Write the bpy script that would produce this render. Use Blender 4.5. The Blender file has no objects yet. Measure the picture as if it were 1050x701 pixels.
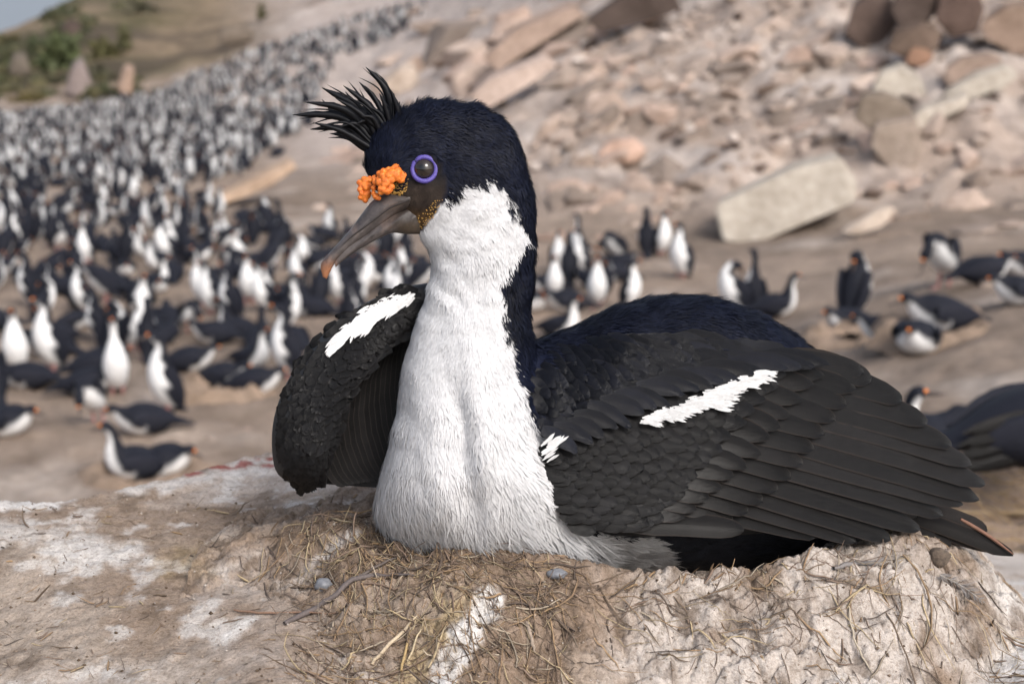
import bpy, bmesh, math, random
import numpy as np
from mathutils import Vector, Matrix
from mathutils.bvhtree import BVHTree

random.seed(7)
RNG = np.random.default_rng(11)
SC = bpy.context.scene
COL = SC.collection

# ------------------------------------------------------------------ camera, sky, sun, exposure
CAMZ = 2.0
PITCH = math.atan(380 / 1458)
CP, SP = math.cos(PITCH), math.sin(PITCH)
C0 = np.array([0, 0, CAMZ], float)
AX_R = np.array([1, 0, 0], float)
AX_F = np.array([0, CP, -SP], float)
AX_U = np.array([0, SP, CP], float)
cam_d = bpy.data.cameras.new('camera')
cam = bpy.data.objects.new('camera', cam_d)
COL.objects.link(cam)
cam.location = C0
cam.rotation_euler = (math.pi / 2 - PITCH, 0, 0)
cam_d.lens = 50
cam_d.sensor_width = 36
cam_d.clip_start = 0.05
cam_d.clip_end = 9000
cam_d.dof.use_dof = True
cam_d.dof.focus_distance = 1.42
cam_d.dof.aperture_fstop = 5.4
SC.camera = cam

w = bpy.data.worlds.new('World')
SC.world = w
w.use_nodes = True
nt = w.node_tree
sky = nt.nodes.new('ShaderNodeTexSky')
sky.sky_type = 'NISHITA'
sky.sun_disc = False
SUN_EL, SUN_AZ = math.radians(44), math.radians(146)
sky.sun_elevation = SUN_EL
sky.sun_rotation = SUN_AZ
sky.dust_density = 4.0
hs = nt.nodes.new('ShaderNodeHueSaturation')
hs.inputs['Saturation'].default_value = 0.65
nt.links.new(sky.outputs[0], hs.inputs['Color'])
nt.links.new(hs.outputs[0], nt.nodes['Background'].inputs[0])
nt.nodes['Background'].inputs[1].default_value = 0.125
sun_d = bpy.data.lights.new('sun', 'SUN')
sun_d.energy = 1.2
sun_d.angle = math.radians(22)
sun_d.color = (1.0, 0.975, 0.945)
sun = bpy.data.objects.new('sun', sun_d)
COL.objects.link(sun)
sd = Vector((math.sin(SUN_AZ) * math.cos(SUN_EL), math.cos(SUN_AZ) * math.cos(SUN_EL), math.sin(SUN_EL)))
sun.rotation_euler = sd.to_track_quat('Z', 'Y').to_euler()
SC.view_settings.view_transform = 'Standard'
SC.view_settings.look = 'None'
SC.view_settings.exposure = 0.92
SC.view_settings.gamma = 1.0

# ------------------------------------------------------------------ helpers
def P(px, py, wmm=0.0, d0=1.46):
    """world point seen at photo pixel (px,py), wmm millimetres beyond the bird's plane"""
    s = d0 + np.asarray(wmm, float) / 1000.0
    px = np.asarray(px, float); py = np.asarray(py, float)
    return C0 + s[..., None] * (AX_F + AX_R * ((px - 525) / 1458)[..., None] + AX_U * ((350.5 - py) / 1458)[..., None])

def PV(px, py, wmm=0.0):
    return Vector(P(np.array(px), np.array(py), np.array(wmm)))

def proj(V):
    q = np.asarray(V, float) - C0
    s = q @ AX_F
    return 525 + 1458 * (q @ AX_R) / s, 350.5 - 1458 * (q @ AX_U) / s, (s - 1.46) * 1000

def ray(px, py):
    d = AX_F + AX_R * (px - 525) / 1458 + AX_U * (350.5 - py) / 1458
    return d

def mesh_np(name, V, F, mat=None, parent=None, col=None, uv=None, smooth=True, link=True, normals=None):
    V = np.asarray(V, np.float32)
    me = bpy.data.meshes.new(name)
    lists = F if isinstance(F, (list, tuple)) else [F]
    lists = [np.asarray(f, np.int32) for f in lists if len(f)]
    loops = np.concatenate([f.ravel() for f in lists])
    starts = []; k = 0
    for f in lists:
        starts.append(k + np.arange(len(f)) * f.shape[1]); k += f.size
    starts = np.concatenate(starts).astype(np.int32)
    me.vertices.add(len(V)); me.vertices.foreach_set('co', V.ravel())
    me.loops.add(len(loops)); me.loops.foreach_set('vertex_index', loops)
    me.polygons.add(len(starts)); me.polygons.foreach_set('loop_start', starts)
    me.update(calc_edges=True)
    me.polygons.foreach_set('use_smooth', np.full(len(starts), bool(smooth)))
    if col is not None:
        col = np.asarray(col, np.float32)
        if col.shape[1] == 3:
            col = np.hstack([col, np.ones((len(col), 1), np.float32)])
        a = me.color_attributes.new('Col', 'FLOAT_COLOR', 'POINT')
        a.data.foreach_set('color', col.ravel())
    if uv is not None:
        l = me.uv_layers.new(name='UVMap')
        l.data.foreach_set('uv', np.asarray(uv, np.float32)[loops].ravel())
    me.update()
    if normals is not None:
        me.normals_split_custom_set_from_vertices(np.asarray(normals, np.float32).tolist())
    if mat: me.materials.append(mat)
    if not link: return me
    return obj_me(name, me, parent)

def obj_me(name, me, parent=None):
    o = bpy.data.objects.new(name, me)
    COL.objects.link(o)
    if parent is not None: o.parent = parent
    return o

def empty(name, loc=(0, 0, 0)):
    o = bpy.data.objects.new(name, None)
    COL.objects.link(o); o.location = loc; o.empty_display_size = 0.05
    return o

def tag(o, label=None, cat=None, group=None, kind=None):
    if label: o['label'] = label
    if cat: o['category'] = cat
    if group: o['group'] = group
    if kind: o['kind'] = kind
    return o

def sstep(a, b, x):
    t = np.clip((x - a) / (b - a), 0, 1)
    return t * t * (3 - 2 * t)

def h2(ix, iy, seed):
    n = (ix.astype(np.int64) * 374761393 + iy.astype(np.int64) * 668265263 + seed * 974634777) & 0xffffffff
    n = ((n ^ (n >> 13)) * 1274126177) & 0xffffffff
    n = ((n ^ (n >> 15)) * 2246822519) & 0xffffffff
    return ((n ^ (n >> 16)) & 0xffff) / 65535.0

def vnoise(x, y, seed=0):
    x = np.asarray(x, float); y = np.asarray(y, float)
    ix = np.floor(x); iy = np.floor(y); fx = x - ix; fy = y - iy
    ix = ix.astype(np.int64); iy = iy.astype(np.int64)
    ux = fx * fx * fx * (fx * (fx * 6 - 15) + 10); uy = fy * fy * fy * (fy * (fy * 6 - 15) + 10)
    a = h2(ix, iy, seed); b = h2(ix + 1, iy, seed); c = h2(ix, iy + 1, seed); d = h2(ix + 1, iy + 1, seed)
    return (a + (b - a) * ux + (c - a) * uy + (a - b - c + d) * ux * uy) * 2 - 1

def fbm(x, y, f, octv=4, seed=0, gain=0.5):
    s = 0; a = 1; tot = 0
    for k in range(octv):
        c_, s_ = math.cos(0.6 * k), math.sin(0.6 * k)
        s = s + a * vnoise((x * c_ - y * s_) * f + 17.3 * k, (x * s_ + y * c_) * f - 9.1 * k, seed + k)
        tot += a; a *= gain; f *= 2.03
    return s / tot

def worley(x, y, f, seed=0):
    x = x * f; y = y * f
    ix = np.floor(x).astype(np.int64); iy = np.floor(y).astype(np.int64)
    f1 = np.full(x.shape, 9.0); f2 = np.full(x.shape, 9.0)
    for dx in (-1, 0, 1):
        for dy in (-1, 0, 1):
            cx = ix + dx; cy = iy + dy
            d = np.hypot(cx + h2(cx, cy, seed) - x, cy + h2(cx, cy, seed + 77) - y)
            m = d < f1
            f2 = np.where(m, f1, np.minimum(f2, d)); f1 = np.where(m, d, f1)
    return f1, f2

def inpoly(x, y, poly):
    x = np.asarray(x, float); y = np.asarray(y, float)
    r = np.zeros(x.shape, bool)
    n = len(poly)
    for i in range(n):
        x1, y1 = poly[i]; x2, y2 = poly[(i + 1) % n]
        if y1 == y2: continue
        c = ((y1 > y) != (y2 > y)) & (x < (x2 - x1) * (y - y1) / (y2 - y1) + x1)
        r ^= c
    return r

def polydist(x, y, poly):
    """signed distance (positive inside)"""
    x = np.asarray(x, float); y = np.asarray(y, float)
    d = np.full(x.shape, 1e9)
    n = len(poly)
    for i in range(n):
        ax, ay = poly[i]; bx, by = poly[(i + 1) % n]
        vx, vy = bx - ax, by - ay
        t = np.clip(((x - ax) * vx + (y - ay) * vy) / (vx * vx + vy * vy + 1e-9), 0, 1)
        d = np.minimum(d, np.hypot(x - ax - t * vx, y - ay - t * vy))
    return np.where(inpoly(x, y, poly), d, -d)

def grid_faces(nu, nv):
    i = np.arange(nu - 1)[:, None] * nv + np.arange(nv - 1)[None, :]
    return np.stack([i, i + nv, i + nv + 1, i + 1], -1).reshape(-1, 4)

def ring_faces(nr, ns, off=0):
    i = np.arange(nr - 1)[:, None] * ns; j = np.arange(ns)[None, :]; k = (j + 1) % ns
    return np.stack([i + j, i + k, i + ns + k, i + ns + j], -1).reshape(-1, 4) + off

def catmull(A, m):
    A = np.asarray(A, float); n = len(A); out = []
    for i in range(n - 1):
        p0, p1, p2, p3 = A[max(i - 1, 0)], A[i], A[i + 1], A[min(i + 2, n - 1)]
        for k in range(m):
            t = k / m
            out.append(0.5 * (2 * p1 + (p2 - p0) * t + (2 * p0 - 5 * p1 + 4 * p2 - p3) * t * t + (3 * p1 - p0 - 3 * p2 + p3) * t ** 3))
    out.append(A[-1])
    return np.array(out)

# ------------------------------------------------------------------ materials
class N:
    def __init__(s, name):
        s.m = bpy.data.materials.new(name); s.m.use_nodes = True
        s.t = s.m.node_tree; s.b = s.t.nodes['Principled BSDF']
    def n(s, typ, **kw):
        x = s.t.nodes.new('ShaderNode' + typ)
        for k, v in kw.items(): setattr(x, k, v)
        return x
    def l(s, a, b): s.t.links.new(a, b)
    def noise(s, scale, detail=6, rough=0.6, vec=None):
        x = s.n('TexNoise'); x.inputs['Scale'].default_value = scale; x.inputs['Detail'].default_value = detail; x.inputs['Roughness'].default_value = rough
        if vec is None:
            g = s.n('NewGeometry'); vec = g.outputs['Position']
        s.l(vec, x.inputs['Vector']); return x.outputs['Fac']
    def ramp(s, fac, stops):
        r = s.n('ValToRGB'); e = r.color_ramp.elements
        while len(e) < len(stops): e.new(0.5)
        for q, (p, c) in zip(e, stops):
            q.position = p; q.color = (*c, 1) if len(c) == 3 else c
        s.l(fac, r.inputs[0]); return r.outputs[0]
    def mix(s, fac, a, b, mode='MIX'):
        x = s.n('Mix', data_type='RGBA', blend_type=mode)
        for v, i in ((fac, 0), (a, 6), (b, 7)):
            if hasattr(v, 'links') or hasattr(v, 'is_linked'): s.l(v, x.inputs[i])
            elif isinstance(v, (int, float)): x.inputs[i].default_value = v
            else: x.inputs[i].default_value = (*v, 1)
        return x.outputs[2]
    def attr(s, name='Col'):
        a = s.n('Attribute'); a.attribute_name = name; return a.outputs['Color']
    def bump(s, h, strength, dist):
        b = s.n('Bump'); b.inputs['Strength'].default_value = strength; b.inputs['Distance'].default_value = dist
        s.l(h, b.inputs['Height']); s.l(b.outputs[0], s.b.inputs['Normal'])
    def set(s, **kw):
        for k, v in kw.items():
            i = s.b.inputs[k.replace('_', ' ')]
            if hasattr(v, 'is_linked'): s.l(v, i)
            elif isinstance(v, tuple) and len(i.default_value) == 4: i.default_value = (*v, 1)
            else: i.default_value = v
        return s

def simple(name, colr, rough=0.7, **kw):
    x = N(name); x.set(Base_Color=colr, Roughness=rough, **kw); return x.m

def attr_mat(name, rough=0.8, amount=0.3, scale=200, bump=0.0, bdist=0.001, **kw):
    x = N(name)
    nz = x.noise(scale)
    c = x.mix(1.0, x.attr(), x.ramp(nz, [(0.25, (1 - amount,) * 3), (0.75, (1 + amount * .6,) * 3)]), 'MULTIPLY')
    x.set(Base_Color=c, Roughness=rough, **kw)
    if bump: x.bump(nz, bump, bdist)
    return x.m

M = {}
M['plumage'] = attr_mat('plumage', 0.6, 0.15, 300, Specular_IOR_Level=0.16)
def add_translucent(m, fac, src):
    t = m.node_tree; tr = t.nodes.new('ShaderNodeBsdfTranslucent'); mx = t.nodes.new('ShaderNodeMixShader'); mx.inputs[0].default_value = fac
    b = t.nodes['Principled BSDF']; out = [n for n in t.nodes if n.type == 'OUTPUT_MATERIAL'][0]
    if src is None: tr.inputs[0].default_value = b.inputs['Base Color'].default_value
    else: t.links.new(b.inputs['Base Color'].links[0].from_socket, tr.inputs[0])
    t.links.new(b.outputs[0], mx.inputs[1]); t.links.new(tr.outputs[0], mx.inputs[2]); t.links.new(mx.outputs[0], out.inputs[0])
add_translucent(M['plumage'], .2, 1)
M['body'] = attr_mat('body_skin', 0.7, 0.35, 700, .5, .0008, Specular_IOR_Level=.12)

def feather_mat(name, base, edge, rough, gain=1.0):
    x = N(name)
    uv = x.n('UVMap'); uv.uv_map = 'UVMap'
    sep = x.n('SeparateXYZ'); x.l(uv.outputs[0], sep.inputs[0])
    ab = x.n('Math', operation='ABSOLUTE'); sb = x.n('Math', operation='SUBTRACT'); sb.inputs[1].default_value = 0.5
    x.l(sep.outputs[0], sb.inputs[0]); x.l(sb.outputs[0], ab.inputs[0])          # 0 rachis .. .5 edge
    e = x.ramp(ab.outputs[0], [(0.0, (0.16,) * 3), (0.02, (0,) * 3), (0.43, (0,) * 3), (0.49, (1,) * 3)])
    oi = x.n('ObjectInfo')
    rb = x.ramp(oi.outputs['Random'], [(0, tuple(0.55 * b for b in base)), (0.6, base), (.92, tuple(1.5 * b for b in base)), (1, tuple(1.7 * b for b in base))])
    nz = x.noise(90, 4, .6)
    rb = x.mix(1.0, rb, x.ramp(nz, [(.3, (.75,) * 3), (.7, (1.2,) * 3)]), 'MULTIPLY')
    x.set(Base_Color=x.mix(e, rb, edge), Roughness=rough, Specular_IOR_Level=0.22)
    # barbs: fine chevron ridges
    mu = x.n('Math', operation='MULTIPLY_ADD'); mu.inputs[1].default_value = -0.9
    x.l(ab.outputs[0], mu.inputs[0]); x.l(sep.outputs[1], mu.inputs[2])
    sc = x.n('Math', operation='MULTIPLY'); sc.inputs[1].default_value = 330; x.l(mu.outputs[0], sc.inputs[0])
    nn = x.noise(60, 2, .5); ad = x.n('Math', operation='MULTIPLY_ADD'); ad.inputs[1].default_value = 14; x.l(nn, ad.inputs[0]); x.l(sc.outputs[0], ad.inputs[2])
    si = x.n('Math', operation='SINE'); x.l(ad.outputs[0], si.inputs[0])
    x.bump(si.outputs[0], 0.35, 0.0006)
    return x.m
M['feather'] = feather_mat('flight_feather', (0.0044, 0.0040, 0.0040), (0.019, 0.014, 0.0115), 0.34)
M['covert'] = feather_mat('covert_feather', (0.0038, 0.0037, 0.0043), (0.0085, 0.0072, 0.0068), 0.38)
M['wingdark'] = feather_mat('underwing_feather', (0.0060, 0.0054, 0.0053), (0.024, 0.020, 0.018), 0.42)
M['scapular'] = feather_mat('scapular_feather', (0.0044, 0.0049, 0.0078), (0.0075, 0.0074, 0.0085), 0.38)
wf_ = N('white_feather'); wo_ = wf_.n('ObjectInfo'); wf_.set(Base_Color=wf_.ramp(wo_.outputs['Random'], [(0, (.54, .54, .55)), (.5, (.66, .66, .66)), (1, (.72, .72, .71))]), Roughness=.8, Specular_IOR_Level=.1)
M['white_feather'] = wf_.m
add_translucent(M['white_feather'], .15, 1)
M['tail'] = feather_mat('tail_feather', (0.0075, 0.006, 0.0056), (0.028, 0.018, 0.013), 0.5)
M['crest'] = simple('crest_black', (0.0035, 0.0038, 0.0055), 0.5, Specular_IOR_Level=.2)
M['wingshell'] = simple('wing_dark', (0.008, 0.008, 0.009), 0.6)

# ------------------------------------------------------------------ terrain
TD = np.array([2.5, 3.5, 5, 7, 10, 14, 18, 23, 30, 45, 60, 90, 140, 220])
TA = np.array([-0.639, -0.363, -0.287, -0.218, -0.155, -0.066, 0.024, 0.107, 0.19, 0.28, 0.363, 0.674])
TZ = np.array([
 [-2.61, -2.52, -2.52, -2.6, -2.77, -3.03, -3.3, -3.65, -4.15, -5.22, -6.3, -8.38, -8.17, -14.3],
 [-2.61, -2.52, -2.52, -2.6, -2.77, -3.03, -3.3, -3.65, -4.15, -5.22, -6.3, -8.38, -6.51, -12.11],
 [-2.61, -2.52, -2.52, -2.6, -2.77, -3.03, -3.3, -3.65, -4.15, -5.22, -6.3, -7.95, -2.67, -1.34],
 [-2.61, -2.52, -2.52, -2.6, -2.77, -3.03, -3.3, -3.65, -4.15, -5.04, -5.71, -6.75, -5.4, 1.48],
 [-2.61, -2.52, -2.52, -2.6, -2.77, -3.03, -3.3, -3.61, -3.98, -4.58, -4.9, -4.36, -2.67, 2.89],
 [-2.61, -2.52, -2.52, -2.6, -2.77, -3.03, -3.26, -3.53, -3.77, -3.67, -3.1, -2.01, 2.73, 12.6],
 [-2.61, -2.52, -2.52, -2.6, -2.77, -2.98, -3.22, -2.89, -2.05, -0.86, 1.55, 5.71, 12.34, 22.08],
 [-2.61, -2.52, -2.52, -2.6, -2.77, -2.96, -3.16, -2.58, -1.45, 1.16, 3.44, 7.38, 14.05, 23.42],
 [-2.61, -2.52, -2.1, -2.24, -2.57, -2.88, -3.07, -2.34, -0.96, 2.01, 4.55, 8.49, 14.9, 24.76],
 [-2.61, -1.84, -1.83, -1.98, -2.28, -2.69, -2.91, -2.03, -0.57, 2.58, 5.29, 9.03, 15.75, 26.08],
 [-1.21, -1.43, -1.64, -1.82, -2.13, -2.59, -2.82, -1.88, -0.38, 2.86, 5.66, 9.58, 16.6, 27.41],
 [-1.17, -1.36, -1.52, -1.67, -1.95, -2.24, -2.26, -1.49, 0.2, 3.41, 6.39, 10.13, 17.44, 28.73]])
NA, NDD = 180, 160
ga = np.linspace(-0.639, 0.674, NA); gl = np.linspace(math.log(2.5), math.log(220), NDD)
tmp = np.array([np.interp(gl, np.log(TD), r) for r in TZ])
GZ = np.array([np.interp(ga, TA, tmp[:, k]) for k in range(NDD)]).T
for _ in range(30):
    q = np.pad(GZ, 1, mode='edge')
    GZ = (q[:-2, 1:-1] + q[2:, 1:-1] + 2 * q[1:-1, 1:-1]) / 4
for _ in range(10):
    q = np.pad(GZ, 1, mode='edge')
    GZ = (q[1:-1, :-2] + q[1:-1, 2:] + 2 * q[1:-1, 1:-1]) / 4

def terrain(X, Y, detail=True):
    X = np.asarray(X, float); Y = np.asarray(Y, float)
    Yc = np.clip(Y, 2.5, 219.9)
    a = np.clip(X / Yc, -0.638, 0.673)
    u = (a - ga[0]) / (ga[1] - ga[0]); v = (np.log(Yc) - gl[0]) / (gl[1] - gl[0])
    i = np.clip(np.floor(u).astype(int), 0, NA - 2); j = np.clip(np.floor(v).astype(int), 0, NDD - 2)
    fu, fv = u - i, v - j
    z = GZ[i, j] * (1 - fu) * (1 - fv) + GZ[i + 1, j] * fu * (1 - fv) + GZ[i, j + 1] * (1 - fu) * fv + GZ[i + 1, j + 1] * fu * fv
    if detail:
        hill = hillmask(X, Y)
        z = z + 0.05 * fbm(X, Y, 0.9, 4, 3) * (1 - hill) + (0.03 * fbm(X, Y, 5, 4, 13) + .05 * np.abs(fbm(X, Y, 2.1, 3, 14))) * sstep(60, 20, Y)
        st = fbm(X + 0.6 * Y, Y * 1.7 - X * .5, 0.45, 5, 21, .55)
        z = z + hill * (0.75 * np.abs(st) + 0.22 * fbm(X, Y, 2.2, 4, 31) - 0.05)
        far = sstep(70, 110, Y)
        z = z + far * 0.7 * fbm(X, Y, 0.12, 4, 41)
    return z + CAMZ

def hillmask(X, Y):
    # foot of the rocky slope runs from far left to near right
    a = X / np.maximum(Y, 1)
    yf = np.interp(a, [-0.4, -0.22, -0.15, -0.06, 0.02, 0.1, 0.36, 0.7], [400, 60, 40, 24, 18.0, 17.2, 16.5, 14])
    return sstep(0, 0.12, (Y - yf) / yf)

def ground_hit(px, py, y0=3.0, y1=210):
    d = ray(px, py)
    s = np.linspace(y0 / d[1], y1 / d[1], 4000) if False else np.exp(np.linspace(math.log(y0 / d[1]), math.log(y1 / d[1]), 3000))
    pt = C0 + s[:, None] * d
    g = terrain(pt[:, 0], pt[:, 1]) - pt[:, 2]
    k = np.argmax(g > 0)
    if g[k] <= 0: return None
    if k > 0:
        t = g[k - 1] / (g[k - 1] - g[k]); return pt[k - 1] + (pt[k] - pt[k - 1]) * t
    return pt[0]

def ground_mat():
    x = N('colony_ground')
    c = x.attr()
    n1 = x.noise(2.2, 8, .65); n2 = x.noise(14, 8, .7)
    c = x.mix(1.0, c, x.ramp(n1, [(.3, (.72, .70, .68)), (.5, (1, 1, 1)), (.72, (1.3, 1.28, 1.25))]), 'MULTIPLY')
    c = x.mix(1.0, c, x.ramp(n2, [(.3, (.7, .68, .66)), (.55, (1, 1, 1)), (.75, (1.22, 1.22, 1.22))]), 'MULTIPLY')
    x.set(Base_Color=c, Roughness=0.95, Specular_IOR_Level=0.1)
    x.bump(n2, 0.6, 0.08)
    return x.m
M['ground'] = ground_mat()

an = np.linspace(-0.95, 1.05, 380); ln = np.exp(np.linspace(math.log(1.9), math.log(260), 300))
A_, L_ = np.meshgrid(an, ln, indexing='ij')
TX, TY = A_ * L_, L_
TZv = terrain(TX, TY)
TZv = np.where(TY > 215, TZv - (TY - 215) * 0.25, TZv)
tpx, tpy, _ = proj(np.stack([TX, TY, TZv], -1).reshape(-1, 3))
tx, ty = TX.ravel(), TY.ravel()
hm = hillmask(tx, ty)
plain = np.array([0.250, 0.195, 0.155]); hillc = np.array([0.36, 0.29, 0.245]); pale = np.array([0.50, 0.435, 0.39]); green = np.array([0.060, 0.058, 0.026]); sand = np.array([0.205, 0.155, 0.105]); dark = np.array([0.10, 0.07, 0.055])
n_a = fbm(tx, ty, 0.5, 5, 51); n_b = fbm(tx + .6 * ty, ty * 1.6, 0.35, 5, 61)
cc = plain * (1 + 0.35 * n_a[:, None]) + np.array([0.12, 0.115, 0.11]) * sstep(.15, .6, fbm(tx, ty, 1.3, 4, 71))[:, None]
hc = hillc + (pale - hillc) * sstep(-.1, .5, n_b)[:, None]
hc = hc + (dark - hc) * (0.65 * sstep(.2, .6, fbm(tx + .5 * ty, ty * 1.8, 0.7, 5, 81)))[:, None]
cc = cc + (hc - cc) * hm[:, None]
# pale guano slabs on the left flank of the slope
a_ = tx / ty
pl = sstep(24, 34, ty) * (1 - sstep(95, 120, ty)) * sstep(-.19, -.13, a_) * (1 - sstep(0.02, .07, a_))
cc = cc + (np.array([0.47, 0.40, 0.36]) - cc) * (0.75 * pl)[:, None]
# reddish dark cliff at the top right
rd = sstep(.2, .26, a_) * sstep(29, 33, ty) * (1 - sstep(.36, .4, a_))
cc = cc + (np.array([0.085, 0.055, 0.045]) - cc) * (0.8 * rd * sstep(-.45, .1, n_b))[:, None]
# grass and moss on the far bluff
fr = sstep(88, 100, ty) * (1 - sstep(-.21, -.14, a_))
cc = cc + (sand * (1 + .3 * n_a[:, None]) - cc) * fr[:, None]
gr = fr * sstep(-.05, .45, fbm(tx, ty, 0.07, 4, 91)) * (1 - sstep(-.27, -.2, a_ + .02 * n_a))
cc = cc + (green - cc) * gr[:, None]
cc = cc + (np.array([.07, .055, .042]) - cc) * (fr * .75 * sstep(.05, .4, fbm(tx, ty * 1.5, .11, 5, 95)))[:, None]
ground = mesh_np('colony_ground', np.stack([tx, ty, TZv.ravel()], -1), grid_faces(len(an), len(ln))[:, ::-1], M['ground'], col=np.clip(cc, 0.02, .8))
tag(ground, kind='structure')

def sea_mat():
    x = N('sea_water'); nz = x.noise(0.05, 5, .6)
    x.set(Base_Color=(0.135, 0.14, 0.15), Roughness=0.35); x.bump(nz, .3, .6); return x.m
sv = np.array([[-6000, 120, 0], [6000, 120, 0], [6000, 8000, 0], [-6000, 8000, 0]], float); sv[:, 2] = CAMZ - 10.5
tag(mesh_np('sea', sv, np.array([[0, 1, 2, 3]]), sea_mat(), smooth=False), kind='structure')
# ------------------------------------------------------------------ stones of the slope, boulders, shrubs
def rock_mat(name, c, var=0.35):
    x = N(name)
    oi = x.n('ObjectInfo')
    n1 = x.noise(1.6, 8, .65); n2 = x.noise(9, 8, .7)
    b = x.ramp(oi.outputs['Random'], [(0, tuple(v * (1 - var) for v in c)), (.5, c), (.8, (c[0] * 1.1, c[1] * 1.0, c[2] * .97)), (1, tuple(min(.6, v * (1 + var)) for v in c))])
    b = x.mix(1.0, b, x.ramp(n1, [(.3, (.7, .68, .66)), (.5, (1, 1, 1)), (.7, (1.2, 1.2, 1.2))]), 'MULTIPLY')
    b = x.mix(1.0, b, x.ramp(n2, [(.35, (.75, .73, .7)), (.6, (1.05, 1.05, 1.05))]), 'MULTIPLY')
    x.set(Base_Color=b, Roughness=0.9, Specular_IOR_Level=0.15); x.bump(n2, .6, .05)
    return x.m
M['stone'] = rock_mat('slope_stone', (0.355, 0.285, 0.24), .48)
rb_ = N('rubble_stone'); gi = rb_.n('NewGeometry'); rc = rb_.ramp(gi.outputs['Random Per Island'], [(0, (.09, .065, .055)), (.25, (.22, .165, .13)), (.5, (.33, .26, .215)), (.8, (.42, .345, .295)), (1, (.52, .455, .41))])
rb_.set(Base_Color=rb_.mix(1.0, rc, rb_.ramp(rb_.noise(7, 6, .7), [(.3, (.7, .68, .66)), (.7, (1.15,) * 3)]), 'MULTIPLY'), Roughness=.95, Specular_IOR_Level=.1)
M['rubble'] = rb_.m
M['pale_rock'] = rock_mat('pale_rock', (0.40, 0.355, 0.30), .12)
M['grey_rock'] = rock_mat('grey_rock', (0.15, 0.125, 0.10), .2)
M['brown_rock'] = rock_mat('brown_rock', (0.085, 0.062, 0.052), .25)

def hull_mesh(name, pts, mat, bev=0.0):
    bm = bmesh.new()
    for p in pts: bm.verts.new(p)
    r = bmesh.ops.convex_hull(bm, input=bm.verts)
    bmesh.ops.delete(bm, geom=list({g for g in r['geom_interior'] + r['geom_unused'] if isinstance(g, bmesh.types.BMVert)}), context='VERTS')
    if bev:
        bmesh.ops.dissolve_limit(bm, angle_limit=math.radians(12), verts=bm.verts, edges=bm.edges)
        bmesh.ops.bevel(bm, geom=list(bm.edges), offset=bev, segments=2, affect='EDGES', profile=.6)
    bmesh.ops.recalc_face_normals(bm, faces=bm.faces)
    me = bpy.data.meshes.new(name); bm.to_mesh(me); bm.free(); me.materials.append(mat); return me

stone_meshes = []
for k in range(9):
    r = np.random.default_rng(100 + k)
    p = r.uniform(-1, 1, (16, 3)); p /= (np.abs(p) ** 4).sum(1, keepdims=True) ** .25
    p *= r.uniform(.75, 1, (16, 1)) * np.array([.5, .36, .2 + .05 * (k % 3)])
    stone_meshes.append(hull_mesh('stone', p.tolist(), M['stone'], .02))

def stone_at(px, py, wpx, tilt=None, parent=ground, mesh=None, depth=.3):
    h = ground_hit(px, py)
    if h is None: return None
    D = np.linalg.norm(h - C0); size = wpx / 1458 * D
    o = bpy.data.objects.new('stone', mesh or random.choice(stone_meshes))
    COL.objects.link(o); o.parent = parent
    o.location = (h[0], h[1], h[2] - size * .03)
    fl = 1.0 if random.random() < .6 else random.uniform(1.25, 1.6)
    o.scale = (size * random.uniform(.85, 1.1) * fl, size * random.uniform(.8, 1.3) * fl, size * random.uniform(.7, 1.25) / fl ** .5)
    o.rotation_euler = (random.uniform(-.3, .5), (random.gauss(-.28, .18) if tilt is None else tilt), random.uniform(-.5, .5))
    return o

bands = [  # px0,px1,py0,py1,count,size range : the rocky slope, densest in the middle
    (560, 720, 70, 200, 60, 18, 52), (700, 900, 60, 165, 45, 18, 50), (480, 620, 20, 110, 35, 18, 60), (600, 860, 8, 75, 36, 16, 46),
    (560, 740, 180, 245, 24, 18, 50), (880, 1048, 60, 240, 34, 20, 60), (300, 420, 150, 230, 16, 20, 60), (400, 520, 10, 95, 14, 30, 80)]
for b in bands:
    for k in range(b[4]):
        px = random.uniform(b[0], b[1]); py = random.uniform(b[2], b[3])
        if 725 < px < 885 and 155 < py < 258: continue
        stone_at(px, py, b[5] + (b[6] - b[5]) * random.random() ** 2)
# the small rubble between them, joined
VR = []; FR = []; off = 0
rr_ = np.random.default_rng(5)
TERR_T = [(np.array([v.co[:] for v in m_.vertices]), m_) for m_ in stone_meshes]
for k in range(9):
    m_ = stone_meshes[k]; m_.calc_loop_triangles()
TRI = [np.array([t.vertices[:] for t in m_.loop_triangles]) for m_ in stone_meshes]
nr_ = 5200
aa = rr_.uniform(-.12, .40, nr_); yy = np.exp(rr_.uniform(math.log(15), math.log(46), nr_)); xx = aa * yy
hm_ = hillmask(xx, yy); ok_ = (rr_.random(nr_) < .62 * hm_ * np.where(aa < .03, .35, 1) * np.where((aa > .22) & (yy < 25), .3, 1)) & (fbm(xx, yy, .5, 3, 19) > -.25)
zz = terrain(xx, yy)
for k in np.nonzero(ok_)[0]:
    q = k % 9; v = TERR_T[q][0] * rr_.uniform(.10, .34) * rr_.uniform(.7, 1.3, 3); a = rr_.uniform(-.7, .7); b = rr_.normal(-.25, .25)
    v = np.stack([v[:, 0] * math.cos(b) + v[:, 2] * math.sin(b), v[:, 1], -v[:, 0] * math.sin(b) + v[:, 2] * math.cos(b)], 1)
    v = np.stack([v[:, 0] * math.cos(a) - v[:, 1] * math.sin(a), v[:, 0] * math.sin(a) + v[:, 1] * math.cos(a), v[:, 2]], 1)
    VR.append(v + [xx[k], yy[k], zz[k] + .02]); FR.append(TRI[q] + off); off += len(v)
tag(mesh_np('rubble', np.concatenate(VR), np.concatenate(FR), M['rubble'], ground, smooth=False), kind='stuff')
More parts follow.
